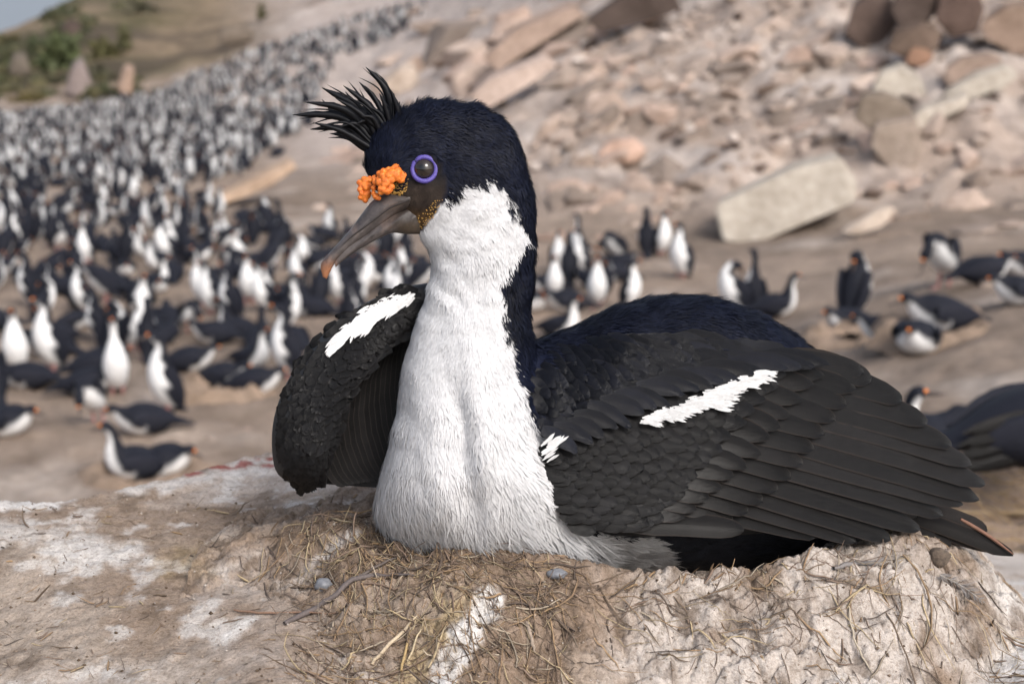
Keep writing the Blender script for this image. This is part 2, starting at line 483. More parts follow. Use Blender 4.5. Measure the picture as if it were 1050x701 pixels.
# low flat stones on the colony floor
for k in range(22):
    stone_at(random.uniform(0, 1040), random.uniform(290, 470), random.uniform(10, 24), tilt=0)

def boulder(poly, base, thick, label, mat, name='boulder', lean=.25, jit=.04, bev=.06):
    """angular block: the traced face stands where its foot meets the slope and runs back with real thickness"""
    h = ground_hit(*base)
    if h is None: return
    D0 = (h - C0) @ AX_F
    r = np.random.default_rng(int(base[0]))
    pts = []
    ys = [q[1] for q in poly]; y1, y0 = max(ys), min(ys); sc = D0 / 1458
    for (x, y) in poly:
        up = (y1 - y) / max(1, y1 - y0)
        for k in (0, 1):
            s = D0 + (up * lean + k * thick * (1 - .25 * up)) * (y1 - y0) * sc + r.uniform(-jit, jit)
            kk = 1 - .08 * k
            xx = (x - base[0]) * kk + base[0]
            pts.append(C0 + s * (AX_F + AX_R * (xx - 525) / 1458 + AX_U * (350.5 - y + (6 * (k))) / 1458))
    c = np.mean(pts, 0); c[2] = min(p[2] for p in pts)
    me = hull_mesh(name, [(p - c).tolist() for p in pts], mat, bev)
    o = obj_me(name, me); o.location = c
    tag(o, label, 'rock'); return o

boulder([(732, 210), (770, 190), (815, 172), (862, 161), (880, 188), (877, 208), (842, 222), (800, 238), (772, 252), (740, 247)], (790, 246), 1.1,
        'big pale flat-sided boulder lying at the foot of the rocky slope', M['pale_rock'], lean=.5)
boulder([(893, 94), (902, 76), (924, 69), (946, 84), (950, 98), (940, 112), (918, 108), (900, 104)], (920, 112), .9, 'pale rounded boulder perched on a dark grey rock high on the slope', M['pale_rock'], lean=.2)
boulder([(874, 122), (882, 100), (905, 97), (930, 108), (938, 120), (920, 136), (890, 134)], (905, 138), .9, 'dark grey rock under the pale rounded boulder on the slope', M['grey_rock'])
boulder([(896, 130), (940, 122), (946, 150), (938, 172), (908, 172), (892, 150)], (920, 172), .6, 'broad grey upright rock below the dark rock on the slope', rock_mat('dull_rock', (.24, .2, .165), .1))
boulder([(928, 127), (945, 112), (975, 103), (995, 97), (992, 110), (972, 122), (945, 134)], (955, 134), 1.0, 'long tilted stone slab right of the pale rounded boulder', M['pale_rock'], lean=.4)
boulder([(968, 72), (985, 62), (1015, 58), (1030, 64), (1012, 76), (978, 90), (970, 84)], (990, 90), 1.0, 'reddish brown flat slab near the top right of the slope', rock_mat('red_slab', (.27, .20, .16), .1))
boulder([(965, 98), (1000, 78), (1030, 70), (1046, 78), (1030, 92), (990, 104)], (1000, 104), .9, 'pale flat slab below the reddish slab on the right of the slope', M['pale_rock'])
boulder([(610, 160), (624, 148), (650, 145), (664, 155), (652, 168), (622, 169)], (636, 169), 1.0, 'pale pinkish flat boulder alone mid slope behind the bird', rock_mat('pink_rock', (.40, .30, .24), .1))
boulder([(860, 240), (890, 222), (912, 212), (918, 220), (905, 234), (880, 242)], (885, 243), .8, 'low pale stone beside the right end of the big pale boulder', M['pale_rock'])
boulder([(1005, 25), (1030, 8), (1060, 4), (1060, 60), (1040, 56), (1010, 40)], (1040, 60), .9, 'tan brown block at the top right corner of the slope', rock_mat('orange_rock', (.21, .155, .12), .1))
boulder([(866, 34), (874, 8), (892, -6), (915, 0), (920, 24), (905, 46), (880, 48)], (892, 50), .8, 'dark brown blocky rock leftmost in the outcrop at the top right', M['brown_rock'], lean=.1, jit=.12, bev=.05)
boulder([(912, 10), (925, -14), (960, -18), (966, 8), (950, 26), (922, 28)], (938, 40), .8, 'tall dark brown rock in the middle of the top right outcrop', M['brown_rock'], lean=.1, jit=.12, bev=.05)
boulder([(958, 20), (964, -8), (1000, -16), (1010, 10), (1002, 34), (975, 40)], (982, 44), .8, 'dark brown rock rightmost in the outcrop at the top right', M['brown_rock'], lean=.1, jit=.12, bev=.05)
boulder([(908, 52), (916, 34), (945, 26), (966, 36), (960, 54), (930, 62)], (936, 62), .8, 'low dark rock at the foot of the top right outcrop', rock_mat('umber_rock', (.12, .085, .065), .2), lean=.2, jit=.1, bev=.05)
boulder([(926, 66), (934, 54), (950, 52), (958, 60), (948, 70)], (942, 70), .8, 'small rusty brown stone under the top right outcrop', rock_mat('rust_rock', (.20, .125, .085), .1), jit=.06, bev=.04)
boulder([(600, 22), (640, -4), (690, -8), (700, 10), (660, 26), (615, 34)], (650, 36), .8, 'dark red brown rock at the top edge of the slope', M['brown_rock'])
boulder([(480, 100), (500, 82), (560, 60), (572, 68), (540, 92), (500, 112)], (515, 113), 1.0, 'long pinkish ledge slanting up just right of the crest', rock_mat('ledge_rock', (.42, .33, .28), .1), name='rock_ledge')
boulder([(385, 92), (410, 72), (425, 70), (430, 82), (415, 98)], (408, 98), 1.0, 'pale blocky rock right behind the tip of the crest', M['pale_rock'])
boulder([(495, 60), (530, 30), (590, 6), (600, 16), (560, 44), (510, 74)], (525, 74), 1.0, 'long pale brown ledge near the top of the slope above the head', rock_mat('ledge_brown', (.34, .25, .2), .1), name='rock_ledge')
boulder([(212, 208), (240, 190), (285, 172), (300, 166), (306, 172), (280, 190), (250, 204), (225, 212)], (250, 212), 1.0, 'low sandy ledge jutting left into the crowd of birds', rock_mat('ledge_sand', (.40, .30, .22), .1), name='rock_ledge')
boulder([(222, 45), (226, 34), (245, 31), (262, 36), (256, 44), (236, 48)], (240, 48), 1.0, 'small dark rock on the far sandy bluff', M['grey_rock'], jit=.3, bev=.2)
boulder([(8, 75), (14, 58), (28, 60), (32, 76), (20, 82)], (20, 82), 1.0, 'dark rock at the left edge of the far bluff', M['grey_rock'], jit=.3, bev=.2)
boulder([(60, 34), (70, 25), (84, 28), (82, 38), (68, 42)], (72, 42), 1.0, 'dark brown rock among grass near the water', M['brown_rock'], jit=.3, bev=.2)
boulder([(66, 95), (74, 70), (84, 62), (92, 78), (98, 96), (80, 102)], (82, 102), 1.0, 'pointed grey rock beside the far green shrubs', rock_mat('grey_spire', (.2, .17, .16), .1), jit=.3, bev=.2)
boulder([(120, 90), (128, 70), (138, 72), (136, 96), (126, 102)], (128, 102), 1.0, 'narrow tan rock standing right of the far shrubs', rock_mat('tan_spire', (.30, .22, .17), .1), jit=.3, bev=.2)

leafm = N('shrub_leaf'); oi = leafm.n('ObjectInfo')
leafm.set(Base_Color=leafm.mix(.5, leafm.attr(), leafm.ramp(leafm.noise(2.5, 3), [(.3, (.028, .032, .014)), (.7, (.085, .080, .036))])), Roughness=.8)
def shrub(px, py, wpx, hpx, label, colr):
    h = ground_hit(px, py)
    if h is None: return
    D = np.linalg.norm(h - C0); W = wpx / 1458 * D; H = hpx / 1458 * D
    r = np.random.default_rng(int(px * 7 + py)); n = 420
    o = empty('shrub', h); tag(o, label, 'shrub')
    cl = r.normal(0, 1, (9, 3)); cl /= np.linalg.norm(cl, axis=1, keepdims=True); cl *= r.uniform(.2, .8, (9, 1)); cl[:, 2] = np.abs(cl[:, 2])
    p = cl[r.integers(0, 9, n)] + r.normal(0, .2, (n, 3)); p = p * np.array([W / 2, W / 2, H]); p[:, 2] = np.abs(p[:, 2])
    a = r.normal(0, 1, (n, 3)); b = r.normal(0, 1, (n, 3)); s = W * .06
    V = np.stack([p - a * s, p + b * s, p + a * s, p - b * s], 1).reshape(-1, 3)
    c = np.repeat(np.array(colr)[None] * r.uniform(.6, 1.4, (n, 1)), 4, 0)
    tag(mesh_np('foliage', V, np.arange(4 * n).reshape(-1, 4), leafm.m, o, col=c, smooth=False), kind='stuff')
    k = 7; st = []
    for i in range(5):
        e = cl[i] * np.array([W / 2, W / 2, H]) * .9
        st.append(np.array([[0, 0, -.2], [W * .02, 0, -.2], e, e + [W * .01, 0, 0]]))
    V = np.concatenate(st); F = np.arange(20).reshape(-1, 4)[:, [0, 1, 3, 2]]
    mesh_np('stem', V, F, M['brown_rock'], o, smooth=False)
rs_ = np.random.default_rng(66); VS = []; CS = []
for k in range(230):
    px_, py_ = rs_.uniform(-20, 175), rs_.uniform(8, 104)
    if py_ < 42 - .42 * px_ or py_ > 112 - .10 * px_ or fbm(np.array([px_]), np.array([py_]), 1 / 34, 3, 67)[0] + .004 * (100 - px_) < .0: continue
    h = ground_hit(px_, py_)
    if h is None: continue
    D = np.linalg.norm(h - C0); W = rs_.uniform(6, 20) / 1458 * D; H = W * rs_.uniform(.25, .6); n_ = 150
    p = h + rs_.normal(0, .34, (n_, 3)) * np.array([W, W, H]); a = rs_.normal(0, 1, (n_, 3)); b = rs_.normal(0, 1, (n_, 3)); q_ = W * .13
    VS.append(np.stack([p - a * q_, p + b * q_, p + a * q_, p - b * q_], 1).reshape(-1, 3))
    CS.append(np.repeat(np.array([(.06, .07, .025), (.09, .085, .035), (.055, .045, .03), (.12, .10, .045), (.035, .042, .018)][rs_.integers(0, 5)])[None] * rs_.uniform(.7, 1.3, (n_, 1)), 4, 0))
VS = np.concatenate(VS); tag(mesh_np('ground_cover', VS, np.arange(len(VS)).reshape(-1, 4), leafm.m, col=np.concatenate(CS), smooth=False), kind='stuff')
shrub(62, 72, 46, 34, 'rounded bright green shrub on the far bluff below the water', (.07, .10, .03))
shrub(40, 58, 30, 16, 'low dark green shrub left of the brown rock on the far bluff', (.04, .06, .02))
shrub(108, 60, 34, 20, 'yellowish green shrub right of the bright green shrub', (.13, .12, .04))
shrub(30, 104, 34, 10, 'low ochre bush at the edge of the far crowd', (.16, .12, .04))
shrub(100, 98, 26, 14, 'small dark green bush beside the pointed grey rock', (.05, .065, .02))
shrub(128, 50, 22, 20, 'small olive bush highest on the far bluff', (.10, .095, .035))
shrub(268, 20, 14, 16, 'tiny olive bush at the top of the sandy bluff', (.09, .08, .03))

# ------------------------------------------------------------------ foreground ledge and nest mound
def ledge_raw(X, Y):
    rgt = sstep(.25, .62, X)
    z = -.62 + .02 * fbm(X, Y, 1.6, 3, 5) - .05 * sstep(-.25, -.7, X) * sstep(1.5, 1.1, Y)
    z = z + .03 * sstep(-.35, -.1, X) - .14 * sstep(-.24, .06, X) * sstep(1.46, 1.22, Y)
    zr = -.80 - .10 * (X - .5) - .34 * np.clip(Y - 1.75, -.6, 3)
    z = z * (1 - rgt) + zr * rgt
    # far lip of the left ledge
    ye = 1.66 + .22 * sstep(-.6, -.25, X) + .03 * fbm(X, X * 0, 4, 3, 8)
    ye = ye + 3.2 * sstep(.3, 1.0, X)
    drop = np.clip(Y - ye, 0, None)
    z = z + .02 * sstep(-.12, 0, Y - ye) * 0 - np.where(drop > 0, 2.2 * drop + 9 * drop * drop * (1 - sstep(.3, 1, X)), 0) - .06 * sstep(-.05, .03, Y - ye)
    return z

def ledge_z(X, Y, fine=True):
    z = ledge_raw(X, Y)
    if fine:
        z = z + .007 * fbm(X, Y, 9, 5, 15) + .0035 * np.abs(fbm(X, Y, 38, 4, 25)) + .0022 * fbm(X, Y, 110, 3, 35)
        f1, f2 = worley(X + .02 * fbm(X, Y, 20, 2, 3), Y, 26, 4)
        z = z + .006 * sstep(.55, .1, f1) * sstep(.1, .5, fbm(X, Y, 3.2, 3, 45))
    return np.maximum(z, -3.2) + CAMZ

NC = (.14, 1.44)
def nest_rho(X, Y):
    dx = (X - NC[0]); dy = (Y - NC[1])
    ax = np.where(dx < 0, .285, .305); ay = np.where(dy < 0, .150, .17)
    return np.hypot(dx / ax, dy / ay) + .05 * fbm(X, Y, 7, 3, 6), dx, dy

def nest_z(X, Y, fine=True):
    r, dx, dy = nest_rho(X, Y)
    rim = np.interp(dx, [-.4, -.29, -.15, -.05, .03, .10, .16, .2, .26, .33, .45], [-.575, -.568, -.562, -.576, -.582, -.580, -.572, -.568, -.572, -.592, -.64])
    slope = np.interp(dx, [-.45, -.2, -.05, .1, .3, .5], [.055, .062, .085, .095, .115, .125])
    out = np.clip(r - 1, 0, None)
    z = rim - slope * out * (1 + .25 * out) - .045 * sstep(1, .55, r)
    if fine:
        wx = X + .018 * fbm(X, Y, 30, 4, 7); wy = Y + .018 * fbm(X, Y, 30, 4, 9)
        f1, f2 = worley(wx, wy * 1.7, 22, 14); g1, g2 = worley(wx, wy * 1.7, 62, 24)
        amt = .55 + .45 * sstep(-.05, .08, dx)
        var = .25 + .75 * sstep(-.25, .3, fbm(X, Y, 8, 3, 57)); k1, k2 = worley(wx, wy * 1.4, 12, 34)
        z = z + amt * .012 * np.clip(1 - (k1 / .85) ** 2, 0, 1) - .004
        amt = amt * var
        z = z + amt * (.011 * np.clip(1 - (f1 / .8) ** 2, 0, 1) - .009 * sstep(.13, .0, f2 - f1)) + amt * (.0038 * np.clip(1 - (g1 / .8) ** 2, 0, 1) - .0016 * sstep(.14, 0, g2 - g1) )
        z = z + .013 * fbm(X, Y, 9, 4, 17) + .0110 * fbm(X, Y * 1.6, 38, 6, 27, .6) + .0022 * fbm(X, Y, 190, 3, 37)
    return z + CAMZ

def top_z(X, Y):
    return np.maximum(nest_z(X, Y), ledge_z(X, Y))

def earth_mat(name):
    x = N(name)
    n1 = x.noise(60, 8, .7); n2 = x.noise(260, 6, .7); n3 = x.noise(900, 3, .6)
    c = x.mix(1.0, x.attr(), x.ramp(n1, [(.3, (.70, .67, .63)), (.5, (1, 1, 1)), (.72, (1.2, 1.2, 1.2))]), 'MULTIPLY')
    c = x.mix(1.0, c, x.ramp(n2, [(.32, (.62, .58, .54)), (.5, (1, 1, 1)), (.7, (1.16, 1.16, 1.16))]), 'MULTIPLY')
    c = x.mix(1.0, c, x.ramp(n3, [(.3, (.8, .78, .76)), (.6, (1.06, 1.06, 1.06))]), 'MULTIPLY')
    x.set(Base_Color=c, Roughness=.95, Specular_IOR_Level=.12)
    ad = x.n('Math', operation='ADD'); x.l(n2, ad.inputs[0]); x.l(n1, ad.inputs[1])
    x.bump(ad.outputs[0], .8, .004)
    return x.m
M['earth'] = earth_mat('earth_guano')

def blot(x, y, poly, soft, seed, rag=6):
    d = polydist(x, y, poly) + rag * fbm(x, y, 1 / 14, 4, seed)
    return sstep(-soft, soft, d)

MUD = np.array([.240, .180, .136]); MUDD = np.array([.115, .082, .058]); TAN = np.array([.355, .295, .243]); PALE = np.array([.485, .435, .395]); WHITE = np.array([.64, .62, .60]); YEL = np.array([.44, .34, .19]); RED = np.array([.24, .055, .045])
def lay(c, colr, m): return c + (np.asarray(colr) - c) * m[:, None]

def ledge_col(V):
    x, y, _ = proj(V); X, Y = V[:, 0], V[:, 1]
    c = np.repeat(TAN[None], len(V), 0) * (1 + .22 * fbm(X, Y, 8, 4, 101))[:, None]
    c = lay(c, MUD, .85 * sstep(-.1, .35, fbm(X, Y, 5, 4, 102) + .35 * sstep(560, 620, y) * sstep(60, 160, x)))
    c = lay(c, PALE, .6 * sstep(.0, .45, fbm(X, Y, 7, 5, 103) + .3 * sstep(560, 500, y)))
    c = lay(c, MUDD, .55 * sstep(.25, .55, fbm(X, Y, 22, 4, 104)))
    c = lay(c, WHITE, .5 * sstep(.22, .5, fbm(X, Y, 26, 5, 105)))
    c = lay(c, WHITE, .95 * blot(x, y, [(218, 585), (245, 562), (275, 540), (300, 524), (345, 512), (360, 516), (335, 538), (300, 552), (282, 566), (240, 588)], 2, 1, 9) * (.8 + .2 * fbm(X, Y, 60, 3, 110)))
    c = lay(c, WHITE, .9 * blot(x, y, [(-5, 515), (30, 511), (60, 514), (58, 522), (20, 524), (-5, 524)], 3, 2, 5))
    c = lay(c, WHITE, .7 * blot(x, y, [(40, 565), (75, 552), (140, 560), (150, 574), (120, 580), (60, 578)], 9, 3, 16))
    c = lay(c, WHITE, .5 * blot(x, y, [(-5, 535), (60, 540), (110, 550), (60, 558), (-5, 552)], 9, 13, 14))
    c = lay(c, WHITE, .6 * blot(x, y, [(120, 500), (200, 485), (290, 470), (290, 482), (210, 496), (140, 506)], 6, 4, 9))
    c = lay(c, WHITE, .8 * blot(x, y, [(226, 652), (250, 636), (268, 628), (266, 634), (240, 652), (230, 658)], 3, 5, 5))
    c = lay(c, YEL, .35 * blot(x, y, [(160, 570), (215, 560), (215, 590), (170, 590)], 12, 6, 14))
    c = lay(c, RED, .85 * blot(x, y, [(125, 493), (200, 481), (215, 473), (285, 468), (285, 477), (215, 482), (160, 490)], 2.5, 7, 6) * sstep(-.2, .1, fbm(X, Y, 60, 3, 106)))
    r = sstep(.38, .5, X)
    c = lay(c, PALE * 1.2, .85 * r * sstep(-.5, .1, fbm(X, Y, 5, 4, 107))); c = lay(c, MUD, .45 * r * sstep(.1, .5, fbm(X, Y, 9, 4, 108)))
    c = lay(c, WHITE, .8 * r * sstep(0, .3, fbm(X, Y, 7, 4, 109)))
    return np.clip(c, .02, .8)

xs = np.concatenate([-.75 - np.geomspace(.01, 4, 26)[::-1], np.arange(-.75, .85, .0032), .85 + np.geomspace(.01, 4, 30)])
ys = np.concatenate([1.08 - np.geomspace(.01, 4, 20)[::-1], np.arange(1.08, 2.0, .0034), 2.0 + np.geomspace(.008, 3.0, 110)])
XX, YY = np.meshgrid(xs, ys, indexing='ij')
ZZ = ledge_z(XX, YY)
V = np.stack([XX, YY, ZZ], -1).reshape(-1, 3)
ledge = mesh_np('ledge_ground', V, grid_faces(len(xs), len(ys))[:, ::-1], M['earth'], col=ledge_col(V))
tag(ledge, kind='structure')

def nest_col(V, cav):
    x, y, _ = proj(V); X, Y = V[:, 0], V[:, 1]
    c = np.repeat(MUD[None], len(V), 0) * (1 + .3 * fbm(X, Y, 14, 4, 201))[:, None]
    c = lay(c, TAN, .6 * sstep(0, .4, fbm(X, Y, 12, 4, 202)))
    pm = sstep(-.25, .25, (x - 590) / 160 + .9 * fbm(X, Y, 9, 4, 203) )
    c = lay(c, PALE, .95 * pm * sstep(-.5, .05, fbm(X, Y, 17, 4, 204)))
    c = lay(c, PALE * 1.15, .5 * pm * sstep(.1, .5, fbm(X, Y, 40, 4, 205)))
    c = lay(c, WHITE, .5 * pm * sstep(.28, .5, fbm(X, Y, 11, 4, 206)))
    c = lay(c, YEL, .7 * blot(x, y, [(455, 610), (480, 600), (490, 615), (465, 660), (430, 705), (400, 705), (430, 650)], 10, 8, 16))
    c = lay(c, WHITE, .95 * blot(x, y, [(490, 606), (512, 600), (522, 612), (500, 640), (480, 670), (465, 705), (435, 705), (455, 665), (470, 640)], 4, 9, 13))
    c = lay(c, WHITE, .75 * blot(x, y, [(285, 600), (300, 590), (355, 545), (366, 548), (330, 585), (300, 606)], 5, 10, 10))
    c = lay(c, MUDD, .5 * blot(x, y, [(360, 535), (420, 545), (520, 565), (600, 580), (520, 590), (420, 575)], 10, 11, 20))
    hgt = V[:, 2] - ledge_z(X, Y, False)
    lc_ = ledge_col(V); mm_ = sstep(.0, .028, hgt + .010 * fbm(X, Y, 24, 4, 211))[:, None]; c = lc_ * (1 - mm_) + c * mm_
    c = lay(c, MUD * .85, (.7 - .3 * pm) * sstep(.12, .42, fbm(X, Y, 30, 5, 221)))
    c = lay(c, MUDD, .6 * sstep(.2, .5, fbm(X, Y, 48, 4, 222)))
    return np.clip(c, .02, .8)

xs = np.arange(-.34, .60, .0019); ys = np.arange(1.06, 1.72, .0021)
XX, YY = np.meshgrid(xs, ys, indexing='ij')
ZZ = nest_z(XX, YY); LZ = ledge_z(XX, YY, False)
ZZ = np.maximum(ZZ, LZ - .05)
# worn cracks between clods: dirt gathers in real hollows
blur = ZZ.copy()
for _ in range(14):
    q = np.pad(blur, 1, mode='edge'); blur = (q[:-2, 1:-1] + q[2:, 1:-1] + q[1:-1, :-2] + q[1:-1, 2:]) / 4
cav = np.clip((blur - ZZ) / .006, -1, 1).ravel()
V = np.stack([XX, YY, ZZ], -1).reshape(-1, 3)
F = grid_faces(len(xs), len(ys))[:, ::-1]
keep = (ZZ > LZ - .045).ravel()
F = F[keep[F].any(1)]
used = np.unique(F); mp = np.zeros(len(V), int); mp[used] = np.arange(len(used))
nest = empty('nest', (NC[0], NC[1], CAMZ - .62)); tag(nest, 'broad mud and straw nest mound under the large sitting shag', 'nest')
NOFF = np.array([NC[0], NC[1], CAMZ - .62])
mesh_np('mud_mound', V[used] - NOFF, mp[F], M['earth'], nest, col=nest_col(V, cav)[used])

def tube_set(lines, radii, cols, nside=3):
    """many thin tapered tubes; lines: list of (n,3)"""
    VV = []; FF = []; CC = []; off = 0
    for L, r, c in zip(lines, radii, cols):
        n = len(L); T = np.gradient(L, axis=0); T /= np.linalg.norm(T, axis=1, keepdims=True) + 1e-9
        A = np.cross(T, [0.1, .2, 1.0]); A /= np.linalg.norm(A, axis=1, keepdims=True) + 1e-9; B = np.cross(T, A)
        th = np.arange(nside) / nside * 2 * math.pi
        tp = r * np.interp(np.linspace(0, 1, n), [0, .15, .7, 1], [.7, 1, .85, .25])
        R = L[:, None] + tp[:, None, None] * (A[:, None] * np.cos(th)[None, :, None] + B[:, None] * np.sin(th)[None, :, None])
        VV.append(R.reshape(-1, 3)); FF.append(ring_faces(n, nside, off)); off += n * nside
        CC.append(np.repeat(np.asarray(c)[None], n * nside, 0))
    return np.concatenate(VV), np.concatenate(FF), np.concatenate(CC)

M['straw'] = attr_mat('straw', .8, .35, 500)
def straw(n, sampler, seed, lmin=.018, lmax=.075, lift=.002):
    r = np.random.default_rng(seed); lines = []; rad = []; cols = []
    pal = [(.27, .18, .10), (.22, .145, .085), (.36, .28, .17), (.13, .09, .06), (.19, .135, .10), (.34, .28, .21), (.09, .065, .05), (.16, .11, .08)]
    for k in range(n):
        x, y, hd = sampler(r)
        L = r.uniform(lmin, lmax) * (1 if r.random() < .85 else 1.6); m = 7
        cur = r.normal(0, 14); step = L / (m - 1); pts = []
        for i in range(m):
            pts.append((x, y)); x += math.cos(hd) * step; y += math.sin(hd) * step; hd += cur * step + r.normal(0, .12)
        lines.append(pts); rad.append(r.uniform(.0003, .0007) if r.random() < .7 else r.uniform(.0007, .0014)); cols.append(np.array(pal[r.integers(0, len(pal))]) * r.uniform(.75, 1.25))
    A = np.array(lines); Z = top_z(A[..., 0], A[..., 1])
    # stiff stalks bridge hollows: lift to a straight-ish chord above the surface
    t = np.linspace(0, 1, A.shape[1])[None]
    ch = Z[:, :1] * (1 - t) + Z[:, -1:] * t
    Z = np.maximum(.5 * Z + .5 * ch, Z - .001) + lift * r.uniform(.2, 1.6, (n, 1)) + np.where(r.random((n, 1)) < .12, 1, 0) * .018 * t * r.random((n, 1))
    return [np.column_stack([a, z]) for a, z in zip(A, Z)], rad, cols

def s_rim(r):
    th = r.uniform(math.pi * .95, math.pi * 1.72); rho = 1 + abs(r.normal(.05, .22))
    x = NC[0] + .285 * math.cos(th) * rho; y = NC[1] + .155 * math.sin(th) * rho
    return x, y, th + math.pi / 2 + r.normal(0, .6)
def s_left(r):
    px, py = r.uniform(330, 590), r.uniform(525, 690); q = P(px, py, 0)
    x = q[0] * .97; y = 1.40 - (py - 520) / 170 * .26
    return x, y, r.normal(2.6, .9)
def s_right(r):
    x = NC[0] + r.uniform(.02, .36); y = r.uniform(1.12, 1.38)
    return x, y, r.normal(-1.0, .9)
def s_flank(r):
    x = r.uniform(.36, .50); y = r.uniform(1.15, 1.45)
    return x, y, r.normal(-1.1, .5)
def s_ledge(r):
    return r.uniform(-.6, -.05), r.uniform(1.1, 1.6), r.uniform(0, 6.3)
L1 = straw(420, s_rim, 1, .012, .06); L2 = straw(500, s_left, 2, .012, .07); L3 = straw(85, s_right, 3, .010, .045); L4 = straw(70, s_flank, 4, .03, .1)
L5 = straw(1500, lambda r: (s_left(r) if r.random() < .75 else s_right(r)), 6, .004, .014, .0006)
A = [sum(z, []) for z in zip(L1, L2, L3, L4, L5)]
V, F, Cc = tube_set(*A); tag(mesh_np('straw', V - NOFF, F, M['straw'], nest, col=Cc), kind='stuff')
A = straw(330, s_ledge, 5, .004, .022, .0008); V, F, Cc = tube_set(*A)
tag(mesh_np('straw_litter', V, F, M['straw'], col=Cc), kind='stuff')
# loose crumbs of dried mud
r = np.random.default_rng(9); VV = []; FF = []; CC = []
ico = np.array([[1, 0, 0], [-1, 0, 0], [0, 1, 0], [0, -1, 0], [0, 0, 1], [0, 0, -1]], float); icf = np.array([[0, 2, 4], [2, 1, 4], [1, 3, 4], [3, 0, 4], [2, 0, 5], [1, 2, 5], [3, 1, 5], [0, 3, 5]])
X = np.concatenate([r.uniform(-.62, .5, 2200), r.normal(.1, .2, 900)]); Y = np.concatenate([r.uniform(1.1, 1.68, 2200), r.uniform(1.12, 1.3, 900)]); Z = top_z(X, Y)
inside = nest_rho(X, Y)[0] > .93
for k in np.nonzero(inside)[0]:
    s = .0006 + .0016 * r.random() ** 4
    VV.append(ico * s * r.uniform(.6, 1.3, (6, 3)) + [X[k], Y[k], Z[k] + s * .3]); FF.append(icf + 6 * len(FF))
    b = [MUDD, MUD, TAN, PALE][r.integers(0, 4)]; CC.append(np.repeat((b * r.uniform(.7, 1.2))[None], 6, 0))
tag(mesh_np('mud_crumbs', np.concatenate(VV), np.concatenate(FF), M['earth'], col=np.concatenate(CC)), kind='stuff')

def lerp_pts(pts, n):
    A = catmull(np.array(pts, float), 10); k = np.linspace(0, len(A) - 1, n).astype(int); return A[k]

def surf_hit(px, py):
    d = ray(px, py); s = np.linspace(.9, 3.2, 3000); pt = C0 + s[:, None] * d
    g = top_z(pt[:, 0], pt[:, 1]) - pt[:, 2]; k = int(np.argmax(g > 0)); return pt[k]

def stick(name, pxs, radius, colr, label, cat='twig', lift=.003, parent=None):
    pts = np.array([surf_hit(*p) for p in pxs]); pts[:, 2] += lift
    pts = catmull(pts, 4); pts += np.random.default_rng(int(pxs[0][0])).normal(0, .0005, pts.shape)
    V, F, Cc = tube_set([pts], [radius], [colr], 6)
    o = mesh_np(name, V, F, M['straw'], parent, col=Cc)
    if label: tag(o, label, cat)
    return o
stick('twig', [(292, 641), (320, 628), (345, 611), (362, 596), (395, 591), (424, 593)], .0030, (.11, .09, .085), 'dark bent twig lying across the left of the nest')
stick('twig', [(362, 597), (385, 584), (410, 572)], .0016, (.10, .08, .07), 'thin dark twig forking up from the bent twig')
stick('twig', [(240, 628), (275, 631), (305, 630), (345, 631)], .0013, (.20, .12, .08), 'thin reddish brown stalk lying left of the bent twig')
stick('stalk', [(381, 683), (400, 662), (418, 645), (428, 632)], .0020, (.45, .36, .25), 'thick pale straw stalk pointing down on the front of the nest', 'straw')
stick('stalk', [(412, 690), (418, 660), (422, 640)], .0014, (.40, .28, .13), 'yellow straw stalk just right of the thick pale stalk', 'straw')
stick('stalk', [(418, 680), (428, 655), (436, 636)], .0010, (.42, .34, .22), 'thin straw stalk third from the left on the nest front', 'straw')
stick('stalk', [(527, 557), (540, 556), (556, 559)], .0013, (.50, .34, .12), 'short yellow stalk at the edge of the white breast', 'straw', .012)
stick('stalk', [(568, 566), (577, 557), (586, 550)], .0013, (.52, .38, .15), 'yellow stalk leaning on the lower breast feathers', 'straw', .014)
stick('twig', [(625, 572), (650, 567), (665, 557)], .0012, (.38, .28, .18), 'thin forked stalk standing against the dark belly', 'straw', .012)
stick('twig', [(540, 640), (545, 660), (548, 672)], .0022, (.28, .22, .17), 'short thick stub of root right of the white streak')
stick('twig', [(683, 566), (690, 573), (696, 578)], .0030, (.35, .30, .26), 'short pale stump of twig on the nest rim')
stick('twig', [(870, 622), (874, 650), (884, 675), (896, 694)], .0011, (.40, .34, .26), 'long pale root hanging down the right of the nest')
stick('twig', [(930, 640), (940, 665), (952, 690)], .0011, (.36, .28, .18), 'thin root on the far right face of the nest')
stick('twig', [(855, 585), (880, 580), (897, 580), (905, 574)], .0030, (.17, .155, .15), 'grey quill stub lying on the right of the nest')
q = np.array([surf_hit(*p) for p in lerp_pts([(962, 592), (985, 604), (1010, 622)], 12)]) + [0, -.004, .005]
t_ = np.gradient(q, axis=0); t_ /= np.linalg.norm(t_, axis=1, keepdims=True); sd_ = np.cross(t_, -AX_F); r = np.random.default_rng(12); L = []; R_ = []; K = []
for k in range(150):
    i_ = r.integers(0, 12); sg = r.choice([-1, 1]); ln = .016 * math.sin(math.pi * min(1, (i_ + 1.5) / 12)) * r.uniform(.6, 1.1)
    u_ = np.linspace(0, 1, 4)[:, None]; L.append(q[i_] + (sd_[i_] * sg * .6 + t_[i_] * .9 + r.normal(0, .12, 3)) * ln * u_); R_.append(.0004); K.append(np.array([.22, .20, .19]) * r.uniform(.6, 1.5))
L.append(q); R_.append(.0009); K.append((.35, .32, .29))
V, F, Cc = tube_set(L, R_, K); tag(mesh_np('plume', V, F, M['straw'], col=Cc), 'loose grey downy feather lying on the right flank of the nest', 'feather')
